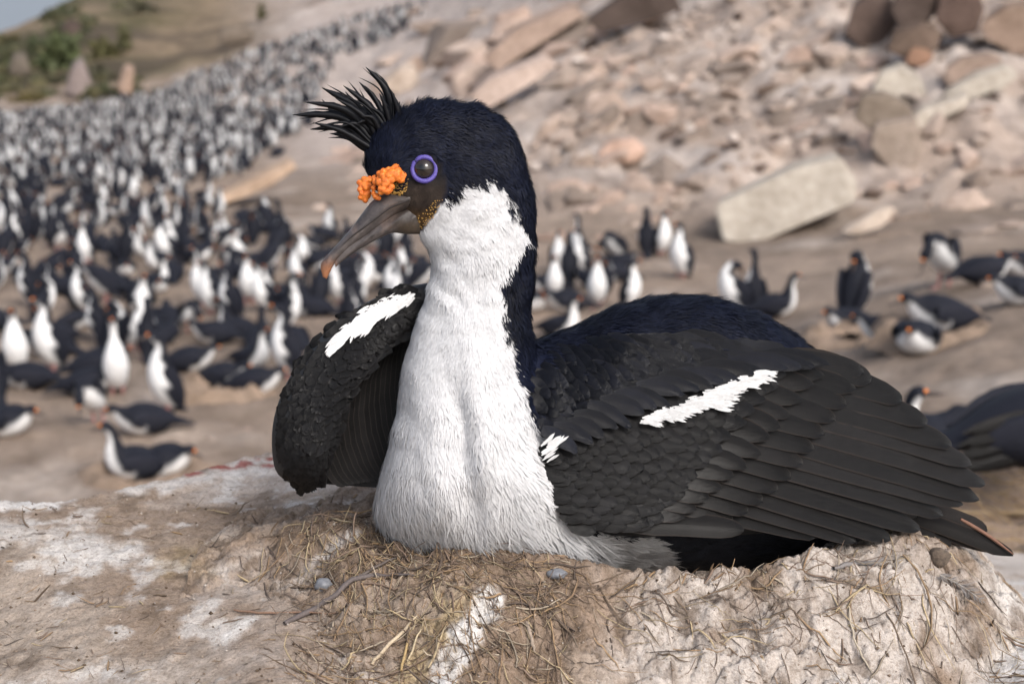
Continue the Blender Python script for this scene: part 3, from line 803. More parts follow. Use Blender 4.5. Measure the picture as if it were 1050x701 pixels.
# pebble and clods
def pebble(name, px, py, sx, sy, sz, mat, label, cat):
    c = surf_hit(px, py)
    bm = bmesh.new(); bmesh.ops.create_icosphere(bm, subdivisions=3, radius=1)
    for v in bm.verts:
        k = 1 + .12 * float(vnoise(v.co.x * 2 + px, v.co.y * 2 + v.co.z * 1.7, 3))
        v.co = Vector((v.co.x * sx * k, v.co.y * sy * k, v.co.z * sz * k))
    me = bpy.data.meshes.new(name); bm.to_mesh(me); bm.free(); me.polygons.foreach_set('use_smooth', np.ones(len(me.polygons), bool)); me.materials.append(mat)
    o = obj_me(name, me); o.location = (c[0], c[1], c[2] + sz * .45); tag(o, label, cat); return o
pebm = attr_mat('pebble', .6, .25, 150)
pb = N('pebble_grey'); pb.set(Base_Color=pb.ramp(pb.noise(220), [(.3, (.10, .105, .12)), (.7, (.19, .195, .21))]), Roughness=.6)
pebble('pebble', 571, 590, .0095, .007, .005, pb.m, 'smooth blue grey pebble on the nest rim under the breast', 'pebble')
dk = N('clod_dark'); cn = dk.noise(240, 6, .7); dk.set(Base_Color=dk.ramp(cn, [(.3, (.05, .038, .028)), (.7, (.16, .12, .09))]), Roughness=.95); dk.bump(cn, .8, .003)
pebble('mud_clod', 962, 576, .011, .010, .011, dk.m, 'dark round clod of mud under the tail feathers', 'clod')
pebble('mud_clod', 332, 603, .009, .008, .008, pb.m, 'dark shiny lump set in white dropping left of the bent twig', 'clod')
# ------------------------------------------------------------------ the big shag on the nest
SH = np.array(P(np.array(600.), np.array(570.), np.array(40.)))
shag = empty('shag', SH)
tag(shag, 'large black and white shag with orange caruncle and purple eye ring sitting on the nest', 'bird')

def loft_lr(rings, mult=4, ns=28, power=2.0):
    """rings: Lx,Ly,Rx,Ry,w,thick(mm) -> closed tube"""
    A = catmull(np.array(rings, float), mult)
    th = np.arange(ns) / ns * 2 * math.pi
    c = np.cos(th); s = np.sin(th)
    c = np.sign(c) * np.abs(c) ** (2 / power); s = np.sign(s) * np.abs(s) ** (2 / power)
    mx, my = (A[:, 0] + A[:, 2]) / 2, (A[:, 1] + A[:, 3]) / 2
    hx, hy = (A[:, 2] - A[:, 0]) / 2, (A[:, 3] - A[:, 1]) / 2
    px = mx[:, None] + hx[:, None] * c; py = my[:, None] + hy[:, None] * c
    ww = A[:, 4][:, None] + A[:, 5][:, None] * s
    V = P(px.ravel(), py.ravel(), ww.ravel())
    n = len(A)
    F = ring_faces(n, ns)
    V = np.vstack([V, P(mx[:1], my[:1], A[:1, 4]), P(mx[-1:], my[-1:], A[-1:, 4])])
    j = np.arange(ns); k = (j + 1) % ns
    T = np.vstack([np.stack([np.full(ns, n * ns), k, j], 1), np.stack([np.full(ns, n * ns + 1), (n - 1) * ns + j, (n - 1) * ns + k], 1)])
    return V, F, T

neck = [(446, 100, 474, 99, 0, 6), (412, 108, 506, 111, 0, 20), (389, 121, 528, 131, 0, 27), (376, 141, 542, 156, 0, 31), (371, 163, 549, 180, 0, 32),
        (378, 188, 553, 204, 0, 32), (402, 212, 555, 228, 0, 32), (424, 234, 556, 251, 0, 33), (438, 257, 555, 274, 0, 35), (440, 282, 552, 300, 0, 37),
        (433, 311, 549, 325, -2, 42), (423, 345, 547, 350, -4, 50), (413, 382, 548, 380, -6, 60), (406, 420, 560, 415, -8, 70), (400, 452, 575, 455, -8, 78),
        (390, 490, 592, 500, -4, 86), (384, 520, 600, 545, 6, 84), (394, 545, 600, 575, 16, 70)]
neck = [(q[0] + (2 if q[1] < 300 else 0), q[1] + (4 if k < 3 else 0), q[2] - (5 if q[1] < 330 else 0), q[3] + (4 if k < 2 else 0), q[4], q[5]) for k, q in enumerate(neck)]
torso = [(470, 400, 460, 545, 20, 40), (548, 348, 545, 580, 34, 82), (590, 334, 590, 590, 44, 98), (640, 311, 640, 592, 50, 106), (700, 303, 700, 590, 55, 106), (750, 309, 750, 586, 60, 98),
         (800, 332, 795, 580, 65, 82), (845, 368, 840, 566, 70, 58), (885, 420, 880, 555, 76, 38), (925, 470, 920, 550, 80, 18)]
VV, FF, TT = [], [], []; off = 0
for rg in (neck, torso):
    v, f, t = loft_lr(rg); VV.append(v); FF.append(f + off); TT.append(t + off); off += len(v)
raw = mesh_np('body_raw', np.concatenate(VV) - SH, [np.concatenate(FF), np.concatenate(TT)])
md = raw.modifiers.new('r', 'REMESH'); md.mode = 'VOXEL'; md.voxel_size = .0042
md = raw.modifiers.new('s', 'SMOOTH'); md.factor = .5; md.iterations = 10
dg = bpy.context.evaluated_depsgraph_get()
bme = bpy.data.meshes.new_from_object(raw.evaluated_get(dg)); bme.name = 'body'
bpy.data.objects.remove(raw)
_co = np.empty(len(bme.vertices) * 3, np.float32); bme.vertices.foreach_get('co', _co); _co = _co.reshape(-1, 3)
_no = np.empty(len(bme.vertices) * 3, np.float32); bme.vertices.foreach_get('normal', _no); _no = _no.reshape(-1, 3)
_x, _y, _w = proj(_co + SH)
_br = sstep(300, 400, _y) * sstep(620, 560, _x)
_amp = .0055 * _br * fbm(_x + .3 * _w, _y * .35, 1 / 26, 3, 501) + .0030 * fbm(_x + .5 * _w, _y + .5 * _w, 1 / 18, 3, 502) * (1 - _br) - .010 * np.exp(-((_x - 470 - .12 * (_y - 430)) / 15) ** 2) * sstep(370, 430, _y) * (_w < 20) * sstep(560, 500, _y)
_amp += .003 * np.exp(-((_x - 434) / 18) ** 2 - ((_y - 246) / 14) ** 2)
bme.vertices.foreach_set('co', (_co + _no * _amp[:, None]).astype(np.float32).ravel()); bme.update()

WHITE_POLY = [(408, 238), (430, 239), (443, 224), (455, 208), (474, 195), (500, 185), (512, 190), (522, 208), (531, 225), (539, 240), (536, 262), (524, 276), (516, 293), (519, 312), (514, 332),
              (521, 356), (527, 386), (533, 406), (545, 428), (549, 446), (563, 460), (573, 452), (580, 455), (572, 470), (562, 490), (568, 510), (578, 532), (596, 546), (676, 553), (692, 572), (692, 640), (330, 640), (330, 500), (380, 440), (375, 300), (398, 246)]
FACE_POLY = [(376, 205), (388, 195), (412, 196), (418, 172), (428, 157), (442, 157), (453, 168), (458, 184), (456, 203), (446, 222), (428, 240), (402, 240), (378, 214)]
BLK = np.array([.0040, .0050, .0100]); NAVY = np.array([.0065, .0095, .0260]); WHT = np.array([.63, .63, .64]); BRN = np.array([.030, .022, .018]); OLD = np.array([.012, .0125, .016])
def plum_col(px, py, rag=0):
    d = polydist(px, py, WHITE_POLY) + 5 * fbm(px, py, 1 / 9, 3, 301) + rag
    wm = sstep(-1.2, 1.2, d)
    nav = np.clip(.35 + .5 * fbm(px, py, 1 / 40, 3, 302) + .35 * sstep(640, 560, px) * sstep(330, 380, py) + .3 * sstep(340, 300, py) * sstep(560, 640, px), 0, 1)
    c = BLK + (NAVY - BLK) * nav[:, None]
    c = c + (OLD - c) * (sstep(360, 410, py) * sstep(560, 620, px))[:, None]
    bel = (sstep(585, 625, px) * sstep(535, 550, py))[:, None]  # belly under the wing: its shade painted into the white, plus some mud staining
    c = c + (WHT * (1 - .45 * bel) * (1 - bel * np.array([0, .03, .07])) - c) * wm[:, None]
    return c, wm
bv = np.empty(len(bme.vertices) * 3, np.float32); bme.vertices.foreach_get('co', bv); bv = bv.reshape(-1, 3) + SH
bx, by, bw = proj(bv)
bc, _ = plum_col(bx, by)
fm = sstep(-1, 2, polydist(bx, by, FACE_POLY)) * (bw < 40)
gul = sstep(205, 225, by) * sstep(455, 440, bx); und = sstep(180, 198, by)[:, None]
fcol = np.array([.0095, .0080, .0088]) + (np.array([.070, .040, .018]) - np.array([.0095, .0080, .0088])) * gul[:, None]
fcol = fcol + (np.array([.026, .019, .015]) - fcol) * und * (1 - gul[:, None])
fcol = fcol * (1 + .6 * fbm(bx, by, 1 / 2.5, 2, 305))[:, None]
bc = bc + (fcol - bc) * fm[:, None]
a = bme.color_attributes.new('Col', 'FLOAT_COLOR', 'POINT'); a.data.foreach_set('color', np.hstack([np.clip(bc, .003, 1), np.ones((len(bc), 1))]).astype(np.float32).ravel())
bme.polygons.foreach_set('use_smooth', np.ones(len(bme.polygons), bool)); bme.materials.clear(); bme.materials.append(M['body'])
body = obj_me('body', bme, shag)
bme.calc_loop_triangles()
bt = np.empty(len(bme.loop_triangles) * 3, np.int32); bme.loop_triangles.foreach_get('vertices', bt); bt = bt.reshape(-1, 3)
BVH_BODY = BVHTree.FromPolygons((bv).tolist(), bt.tolist())

def depth_at(bvh, px, py):
    d = ray(px, py); L = np.linalg.norm(d)
    h = bvh.ray_cast(Vector(C0), Vector(d / L))
    if h[0] is None: return None
    return ((np.array(h[0]) - C0) @ AX_F - 1.46) * 1000

# ---- near wing shell
wr = [(556, 458, 562, 505, -22, 12), (590, 440, 585, 543, -34, 14), (640, 414, 640, 549, -44, 15), (700, 394, 702, 549, -48, 15), (765, 380, 762, 548, -46, 15),
      (825, 374, 820, 543, -36, 14), (875, 386, 868, 545, -22, 12), (918, 415, 908, 540, -6, 9), (948, 448, 940, 530, 10, 6)]
WO = np.array(P(np.array(600.), np.array(470.), np.array(-40.)))
v, f, t = loft_lr([(*q[:4], q[4] + 16, q[5]) for q in wr], 4, 26, 2.4)
wing = mesh_np('wing', v - SH, [f, t], M['wingshell'], shag)
BVH_WING = BVHTree.FromPolygons(v.tolist(), [list(x) for x in f] + [list(x) for x in t])

def feather(name, a, b, width, bvh, lo, hi, mat, parent, sag=0.0, camber=1.5, rows=8, cols=5, wfun=None, tip=.3, jit=0, base=.55, tilt=0.0, taper=1.0):
    """one feather: a -> b (photo px), lying on the surface found under it, tip raised above the next row"""
    a = np.array(a, float); b = np.array(b, float); d = b - a; L = np.hypot(*d); nrm = np.array([-d[1], d[0]]) / L
    ts = np.concatenate([np.linspace(0, 1 - tip, max(2, rows - 3)), 1 - tip * np.array([.6, .3, .1, 0])])
    ctr = a + d * ts[:, None] + nrm * (sag * 4 * ts * (1 - ts))[:, None]
    ws = []
    for c in ctr:
        w_ = wfun(*c) if wfun else depth_at(bvh, *c); ws.append(w_)
    good = [(t_, w_) for t_, w_ in zip(ts, ws) if w_ is not None and w_ < 75]
    if len(good) < 2: return None
    gt, gw = np.array(good).T
    sl = (gw[-1] - gw[-2]) / (gt[-1] - gt[-2] + 1e-6); sl = np.clip(sl, -25, 45)
    wv = np.where(ts <= gt[-1], np.interp(ts, gt, gw), gw[-1] + sl * (ts - gt[-1]))
    tx_ = np.gradient(ctr, axis=0); tx_ /= np.linalg.norm(tx_, axis=1, keepdims=True); nx_ = np.stack([-tx_[:, 1], tx_[:, 0]], 1)
    k = np.clip((ts - (1 - tip)) / tip, 0, 1)
    prof = np.interp(ts, [0, .25, .55, 1], [base, 1, 1, taper]) * np.sqrt(np.clip(1 - k ** 2.2, 0.012, 1))
    u = np.linspace(-1, 1, cols)
    gx = ctr[:, 0][:, None] + nx_[:, 0][:, None] * u * (prof * width / 2)[:, None]
    gy = ctr[:, 1][:, None] + nx_[:, 1][:, None] * u * (prof * width / 2)[:, None]
    if jit: gx = gx + RNG.normal(0, jit, gx.shape) * (k > .3)[:, None]; gy = gy + RNG.normal(0, jit, gy.shape) * (k > .3)[:, None]
    off_ = lo + (hi - lo) * ts
    gw_ = wv[:, None] - off_[:, None] + camber * (u ** 2)[None] * prof[:, None] - .25 * camber * np.exp(-(u / .18) ** 2)[None]
    gw_ = gw_ - tilt * u[None]
    V = P(gx.ravel(), gy.ravel(), gw_.ravel())
    U = np.stack([np.repeat((u[None] + 1) / 2, len(ts), 0), np.repeat(ts[:, None], cols, 1) * L / 120], -1).reshape(-1, 2)
    return mesh_np(name, V - SH, grid_faces(len(ts), cols)[:, ::-1], mat, parent, uv=U)

def lerp_curve(pts, n):
    A = catmull(np.array(pts, float), 12); s = np.concatenate([[0], np.cumsum(np.hypot(*np.diff(A[:, :2], axis=0).T))])
    q = np.linspace(0, s[-1], n); return np.stack([np.interp(q, s, A[:, i]) for i in range(A.shape[1])], 1)

NF = 0
def wf(x, y):  # depth of the folded wing's outer plane, beyond the shell too
    return None
# long flight feathers, bottom one first
tips = [(893, 391), (925, 411), (951, 434), (976, 457), (996, 476), (1010, 497), (1004, 512), (987, 517), (967, 528), (944, 543), (913, 553), (878, 555), (838, 550)]
bases = [(790, 372), (775, 378), (768, 388), (760, 398), (750, 408), (742, 418), (733, 430), (722, 442), (712, 454), (700, 467), (690, 480), (680, 494), (668, 508)]
n = len(tips)
def plane_w(x, y):
    xx = min(x, 930)
    w0 = -48 + ((max(xx - 720, 0)) / 230) ** 1.6 * 52 + ((y - 470) / 100) ** 2 * 10
    return w0 - 8 + (max(x - 930, 0)) * .22
for i in range(n - 1, -1, -1):
    feather('feather', bases[i], tips[i], 31 if i < n - 2 else 26, None, 1.0 + (n - i) * .25, 3.0 + (n - 1 - i) * .55, M['feather'], wing, sag=-9 + i * .5 + RNG.normal(0, .8), camber=1.0, rows=11, wfun=plane_w, tip=.14, tilt=3.0, taper=.6, jit=.35)
# greater coverts
gt_ = lerp_curve([(886, 382), (872, 408), (858, 428), (842, 450), (824, 474), (800, 500), (768, 524), (735, 545)], 13)
gb_ = lerp_curve([(770, 374), (755, 384), (742, 396), (728, 410), (714, 428), (696, 452), (676, 480), (640, 522)], 13)
for i in range(12, -1, -1):
    feather('feather', gb_[i], gt_[i], 27, None, 3.5, 9.5 - i * .1, M['feather'], wing, sag=-6 + RNG.normal(0, 1), camber=1.0, rows=9, wfun=plane_w, tip=.2, tilt=2.2, taper=.7, jit=.4)
# rows of coverts, back rows first, each row overlapping the one behind
def row(c0, c1, n_, wdt, lo, hi, mat, sag=-2, jit=.4, tipv=.45):
    A = lerp_curve(c0, n_); B = lerp_curve(c1, n_)
    for i in range(n_ - 1, -1, -1):
        j = RNG.normal(0, 1.6, 4)
        feather('feather', A[i] + j[:2], B[i] + j[2:], wdt * RNG.uniform(.9, 1.12), None, lo, hi + RNG.uniform(-.4, .6), mat, wing, sag=sag, camber=.9, rows=7, cols=5, wfun=plane_w, tip=tipv, jit=jit * .8, tilt=.9, taper=.8)
row([(752, 378), (732, 396), (712, 418), (690, 446), (668, 478), (640, 512)], [(846, 384), (826, 406), (806, 432), (780, 462), (750, 494), (700, 532)], 13, 25, 6, 12, M['feather'])
row([(728, 386), (708, 404), (686, 430), (664, 460), (644, 492), (622, 522)], [(808, 382), (786, 408), (762, 436), (734, 468), (704, 502), (668, 538)], 13, 25, 8, 14, M['covert'])
LC = [(704, 400), (742, 380), (772, 380), (742, 408), (722, 440), (702, 475), (676, 512), (644, 545), (590, 546), (564, 506), (558, 466), (590, 446), (640, 420)]
cand = []
for ix in range(20):
    for iy in range(20):
        x = 548 + ix * 14 + (iy % 2) * 7 + RNG.normal(0, 1.2); y = 372 + iy * 9.2 + RNG.normal(0, .9)
        if inpoly(np.array([x]), np.array([y]), LC)[0]: cand.append((x, y))
cand.sort(key=lambda c: -(c[0] + .4 * c[1]))
for x, y in cand:
    g = np.clip((x - 560) / 170, 0, 1); v_ = np.clip((y - 410) / 130, 0, 1)
    ang = math.radians(30 - 12 * g - 16 * v_ + RNG.normal(0, 3.5)); L = (27 + 12 * g) * RNG.uniform(.93, 1.08)
    feather('feather', (x - 9, y - 4), (x - 9 + L * math.cos(ang), y - 4 + L * math.sin(ang)), (17 + 3 * g) * RNG.uniform(.95, 1.1), None, 8.5, 15 + RNG.uniform(-.25, .25), M['covert'], wing, camber=.8, rows=6, cols=5, wfun=plane_w, tip=.5, jit=.3, taper=.9, tilt=.3)
feather('feather', (636, 538), (763, 543), 24, None, 9, 12, M['feather'], wing, sag=-3, rows=9, wfun=plane_w)
# white bar
NEAR_BAR = [(655, 436), (657, 428), (676, 419), (700, 412), (722, 403), (744, 391), (766, 383), (786, 378), (783, 387), (768, 396), (752, 402), (742, 411), (736, 420), (722, 416), (706, 421), (694, 428), (678, 428)]
for (x1, y1, x2, y2, w_) in [(862, 386, 891, 382, 4), (864, 390, 897, 390, 4.5), (862, 392, 893, 397, 4.5), (858, 396, 889, 403, 4)]:
    feather('feather', (x1, y1), (x2, y2), w_, None, 0, 0, M['white_feather'], wing, camber=.4, rows=8, cols=3, wfun=lambda x, y: 12.0, tip=.6, jit=.5, taper=.4, sag=-1)
def strands(poly, n_, ang, wfun, lift, parent, seed, lmm=(9, 17), wmm=(1.6, 3.0)):
    """soft white barbs lying inside a patch, one joined part"""
    r = np.random.default_rng(seed); xs_ = [q[0] for q in poly]; ys_ = [q[1] for q in poly]; VV = []; CC = []
    while len(VV) < n_:
        x, y = r.uniform(min(xs_), max(xs_)), r.uniform(min(ys_), max(ys_))
        rag_ = 3.0 * fbm(np.array([x]), np.array([y]), 1 / 8, 2, seed)[0]
        if float(polydist(np.array([x]), np.array([y]), poly)[0]) + rag_ < 0: continue
        a_ = math.radians(ang(x, y) + r.normal(0, 9) + 16 * fbm(np.array([x]), np.array([y]), 1 / 11, 2, seed + 3)[0]); L = r.uniform(*lmm); wd_ = r.uniform(*wmm) / 2
        w0 = wfun(x, y); w1 = wfun(x + L * math.cos(a_), y + L * math.sin(a_))
        if w0 is None: continue
        if w1 is None: w1 = w0
        d_ = np.array([math.cos(a_), math.sin(a_)]); n2 = np.array([-d_[1], d_[0]])
        lf = lift + r.uniform(-.5, .5)
        pts_ = []
        for t_, k_ in ((0, .5), (.3, 1), (.72, .9)):
            c_ = np.array([x, y]) + d_ * L * t_
            for sg in (-1, 1): pts_.append((*(c_ + n2 * wd_ * k_ * sg), w0 + (w1 - w0) * t_ - lf - .8 * t_))
        pts_.append((x + d_[0] * L, y + d_[1] * L, w1 - lf - .5))
        q_ = np.array(pts_); VV.append(P(q_[:, 0], q_[:, 1], q_[:, 2])); CC.append(np.full((7, 3), r.uniform(.56, .72)))
    o7 = np.arange(len(VV))[:, None] * 7
    F4 = np.concatenate([o7 + np.array([[0, 2, 3, 1]]), o7 + np.array([[2, 4, 5, 3]])]); F3 = o7 + np.array([[4, 6, 5]])
    tag(mesh_np('white_patch', np.concatenate(VV) - SH, [F4, F3], M['plumage'], parent, col=np.concatenate(CC)), kind='stuff')
strands(NEAR_BAR, 520, lambda x, y: 6, plane_w, 18.5, wing, 61)
strands([(553, 470), (555, 452), (566, 452), (573, 455), (566, 462), (560, 474)], 30, lambda x, y: -38, plane_w, 18, wing, 62)
# ---- scapular and mantle feathers on the body
SCAP = [(548, 372), (575, 352), (640, 340), (720, 345), (790, 358), (852, 374), (790, 384), (712, 396), (650, 420), (606, 442), (575, 462), (556, 446), (540, 405)]
cand = []
for ix in range(26):
    for iy in range(16):
        x = 535 + ix * 12.5 + (iy % 2) * 6 + RNG.normal(0, 1.8); y = 338 + iy * 8.6 + RNG.normal(0, 1.4)
        if inpoly(np.array([x]), np.array([y]), SCAP)[0]: cand.append((x, y))
cand.sort(key=lambda c: -c[0])
for x, y in cand:
    g = (x - 540) / 310
    ang = math.radians(np.interp(x, [540, 600, 680, 850], [48, 26, 10, 10]) + (y - 380) * np.interp(x, [540, 850], [.10, .14]) * -1 + RNG.normal(0, 4))
    if x < 640: ang += math.radians(max(0, (y - 390)) * -.35)
    L = (26 + 34 * g) * RNG.uniform(.9, 1.1)
    feather('feather', (x - 6, y), (x - 6 + L * math.cos(ang), y + L * math.sin(ang)), (15 + 6 * g), BVH_BODY, .5, 5.0 + 3.5 * sstep(395, 440, y) + RNG.uniform(0, 1), M['scapular'], body, camber=.9, rows=6, cols=3, tip=.5, sag=-1, jit=.5, taper=.75)
# the lowest scapulars hang over the top of the folded wing
sa = lerp_curve([(556, 440), (580, 430), (620, 408), (670, 388), (730, 374), (780, 366)], 12); sb = lerp_curve([(590, 462), (626, 444), (672, 420), (728, 397), (795, 382), (852, 376)], 12)
sa = lerp_curve(sa.tolist(), 19); sb = lerp_curve(sb.tolist(), 19)
for i in range(18, -1, -1):
    j = RNG.normal(0, 2.2, 4)
    feather('feather', sa[i] + j[:2], sb[i] + j[2:], 17 * RNG.uniform(.85, 1.15), None, 12, 19.5 + RNG.uniform(-1, 1.5), M['scapular'], body, camber=.9, rows=8, wfun=plane_w, tip=.45, sag=-3, jit=.6, taper=.7, tilt=.6)

# ---- tail
tail = empty('tail', (0, 0, 0)); tail.parent = shag
for (a_, b_, w_, z0, z1) in [((850, 520), (975, 558), 22, 60, 70), ((860, 512), (1000, 556), 20, 62, 78), ((880, 510), (1039, 568), 17, 56, 72), ((870, 515), (1022, 562), 20, 60, 75), ((850, 525), (958, 550), 22, 58, 66), ((880, 500), (1012, 545), 20, 66, 84), ((870, 505), (990, 538), 22, 70, 88)]:
    feather('feather', a_, b_, w_, None, 0, 0, M['tail'], tail, camber=1.5, rows=10, sag=-2, tip=.2, jit=.5, wfun=lambda x, y, a_=a_, b_=b_, z0=z0, z1=z1: z0 - 30 + (z1 - z0) * (x - a_[0]) / (b_[0] - a_[0]))
q = lerp_curve([(985, 532), (1012, 548), (1039, 568)], 8); V, F, Cc = tube_set([P(q[:, 0], q[:, 1], np.full(8, 38.))], [.0022], [(.17, .085, .055)], 5)
mesh_np('quill', V - SH, F, M['straw'], tail, col=Cc)

# ---- far wing, held open beyond the breast
fw = [(438, 290, 448, 330, 40, 14), (405, 297, 424, 338, 28, 18), (372, 312, 404, 350, 16, 20), (342, 332, 384, 368, 6, 22), (316, 360, 366, 392, 0, 23), (294, 392, 352, 420, -2, 23),
      (281, 428, 344, 446, 0, 22), (279, 462, 338, 470, 4, 20), (285, 486, 336, 488, 10, 16), (306, 499, 334, 500, 16, 8)]
v, f, t = loft_lr(fw, 4, 24, 2.2)
wing2 = mesh_np('wing', v - SH, [f, t], M['wingshell'], shag)
BVH_W2 = BVHTree.FromPolygons(v.tolist(), [list(x) for x in f] + [list(x) for x in t])
# inner face of that wing
gu = np.linspace(0, 1, 14); top = lerp_curve([(440, 322), (410, 336), (378, 360), (352, 395), (338, 430), (332, 470), (332, 496)], 14)
bot = lerp_curve([(470, 380), (450, 400), (430, 425), (415, 450), (405, 470), (398, 485), (390, 500)], 14)
px = top[:, 0][:, None] * (1 - gu) + bot[:, 0][:, None] * gu; py = top[:, 1][:, None] * (1 - gu) + bot[:, 1][:, None] * gu
ww = 50 + 18 * np.sin(gu * math.pi * .6)[None] + 0 * px
U = np.stack([np.repeat(gu[None], 14, 0), np.repeat(gu[:, None], 14, 1)], -1).reshape(-1, 2)
inner = mesh_np('underwing', P(px.ravel(), py.ravel(), ww.ravel()) - SH, grid_faces(14, 14), M['wingshell'], wing2, uv=U)
def in_w(x, y): return 38.0 + (x - 340) * .10
for k in range(17):  # underwing flight feathers fan down behind the bend
    g = k / 16
    a_ = (425 - 84 * g, 330 + 96 * g); b_ = (440 - 86 * g, 484 + 14 * g)
    feather('feather', a_, b_, 16, None, -8 + k * .6, -4 + k * .8, M['wingdark'], wing2, sag=14, camber=.7, tilt=3.2, rows=8, wfun=in_w, tip=.2)
# scaled coverts over the bend, tips toward the outer lower edge
FAR_BAR = [(342, 356), (343, 344), (358, 331), (378, 315), (402, 303), (424, 298), (426, 306), (414, 314), (396, 322), (384, 330), (368, 338), (358, 346), (352, 352)]
ctr = lerp_curve([(428, 306), (400, 316), (375, 330), (352, 350), (334, 376), (320, 404), (312, 432), (309, 458), (310, 480), (318, 494)], 30)
for k in range(29, -1, -1):
    c = ctr[k]; d = ctr[min(k + 1, 29)] - ctr[max(k - 1, 0)]; d /= np.hypot(*d); nrm = np.array([-d[1], d[0]])
    hw = np.interp(k, [0, 10, 22, 29], [17, 25, 28, 9])
    for s_ in (-1.7, -1.45, -1.2, -.95, -.62, -.3, .02, .34, .66, .92):
        b0 = c + nrm * hw * s_ + RNG.normal(0, 1.2, 2) - d * 6
        dd = d * 1.0 + nrm * (.55 if s_ > 0 else .35) * (1 if s_ > -.5 else .9) + RNG.normal(0, .08, 2); dd /= np.hypot(*dd)
        L = RNG.uniform(15, 20)
        e_ = s_ > .8
        q0 = b0 + dd * L * .6; wht = bool(inpoly(q0[:1], q0[1:], FAR_BAR)[0])
        if e_: dd = d + nrm * .1 * np.sign(s_)
        feather('feather', b0 - nrm * (2.5 * np.sign(s_) if e_ else 0), b0 - nrm * (2.5 * np.sign(s_) if e_ else 0) + dd * L, 11.5, BVH_W2, .2, (1.3 if e_ else 2.4) + RNG.uniform(0, .6) + (.8 if wht else 0), M['covert'], wing2, camber=.6, rows=5, cols=3, tip=.5, jit=.7, taper=.75)
strands(FAR_BAR, 520, lambda x, y: 128 + (x - 342) * .25, lambda x, y: depth_at(BVH_W2, x, y), 4.5, wing2, 63)
# ---- fine plumage: tens of thousands of small feathers over the body, lying along the flow
FLOW = np.array([(372, 165, .3, -.95), (385, 140, .25, -.95), (400, 115, .6, -.7), (440, 108, 1, -.1), (480, 104, 1, .2), (515, 122, .8, .55), (540, 160, .35, .95), (552, 220, .03, 1), (440, 140, .95, .2), (470, 150, .95, .35), (480, 185, .8, .6), (510, 220, .5, .85),
                 (465, 215, .55, .85), (435, 250, .35, .95), (450, 290, .05, 1), (500, 290, .1, 1), (545, 300, -.05, 1), (430, 350, -.12, 1), (480, 350, 0, 1), (535, 350, .15, 1), (410, 420, -.15, 1), (470, 430, 0, 1), (530, 430, .2, 1), (385, 500, -.2, 1), (440, 510, .05, 1), (500, 510, .15, 1), (560, 480, .85, .5), (552, 450, .8, .5), (565, 510, .85, .6), (545, 535, .55, .8),
                 (575, 400, .7, .7), (560, 360, .8, .6), (600, 350, .95, .3), (650, 318, 1, .05), (700, 310, 1, .15), (760, 325, .95, .35), (820, 355, .85, .5), (640, 380, .96, .25), (720, 380, .98, .15), (640, 565, 1, .05), (740, 560, 1, -.05), (860, 460, .9, .4)], float)
def flow(px, py):
    d2 = (px[:, None] - FLOW[:, 0]) ** 2 + (py[:, None] - FLOW[:, 1]) ** 2 + 30
    wt = d2 ** -1.6; wt /= wt.sum(1, keepdims=True)
    return wt @ FLOW[:, 2], wt @ FLOW[:, 3]

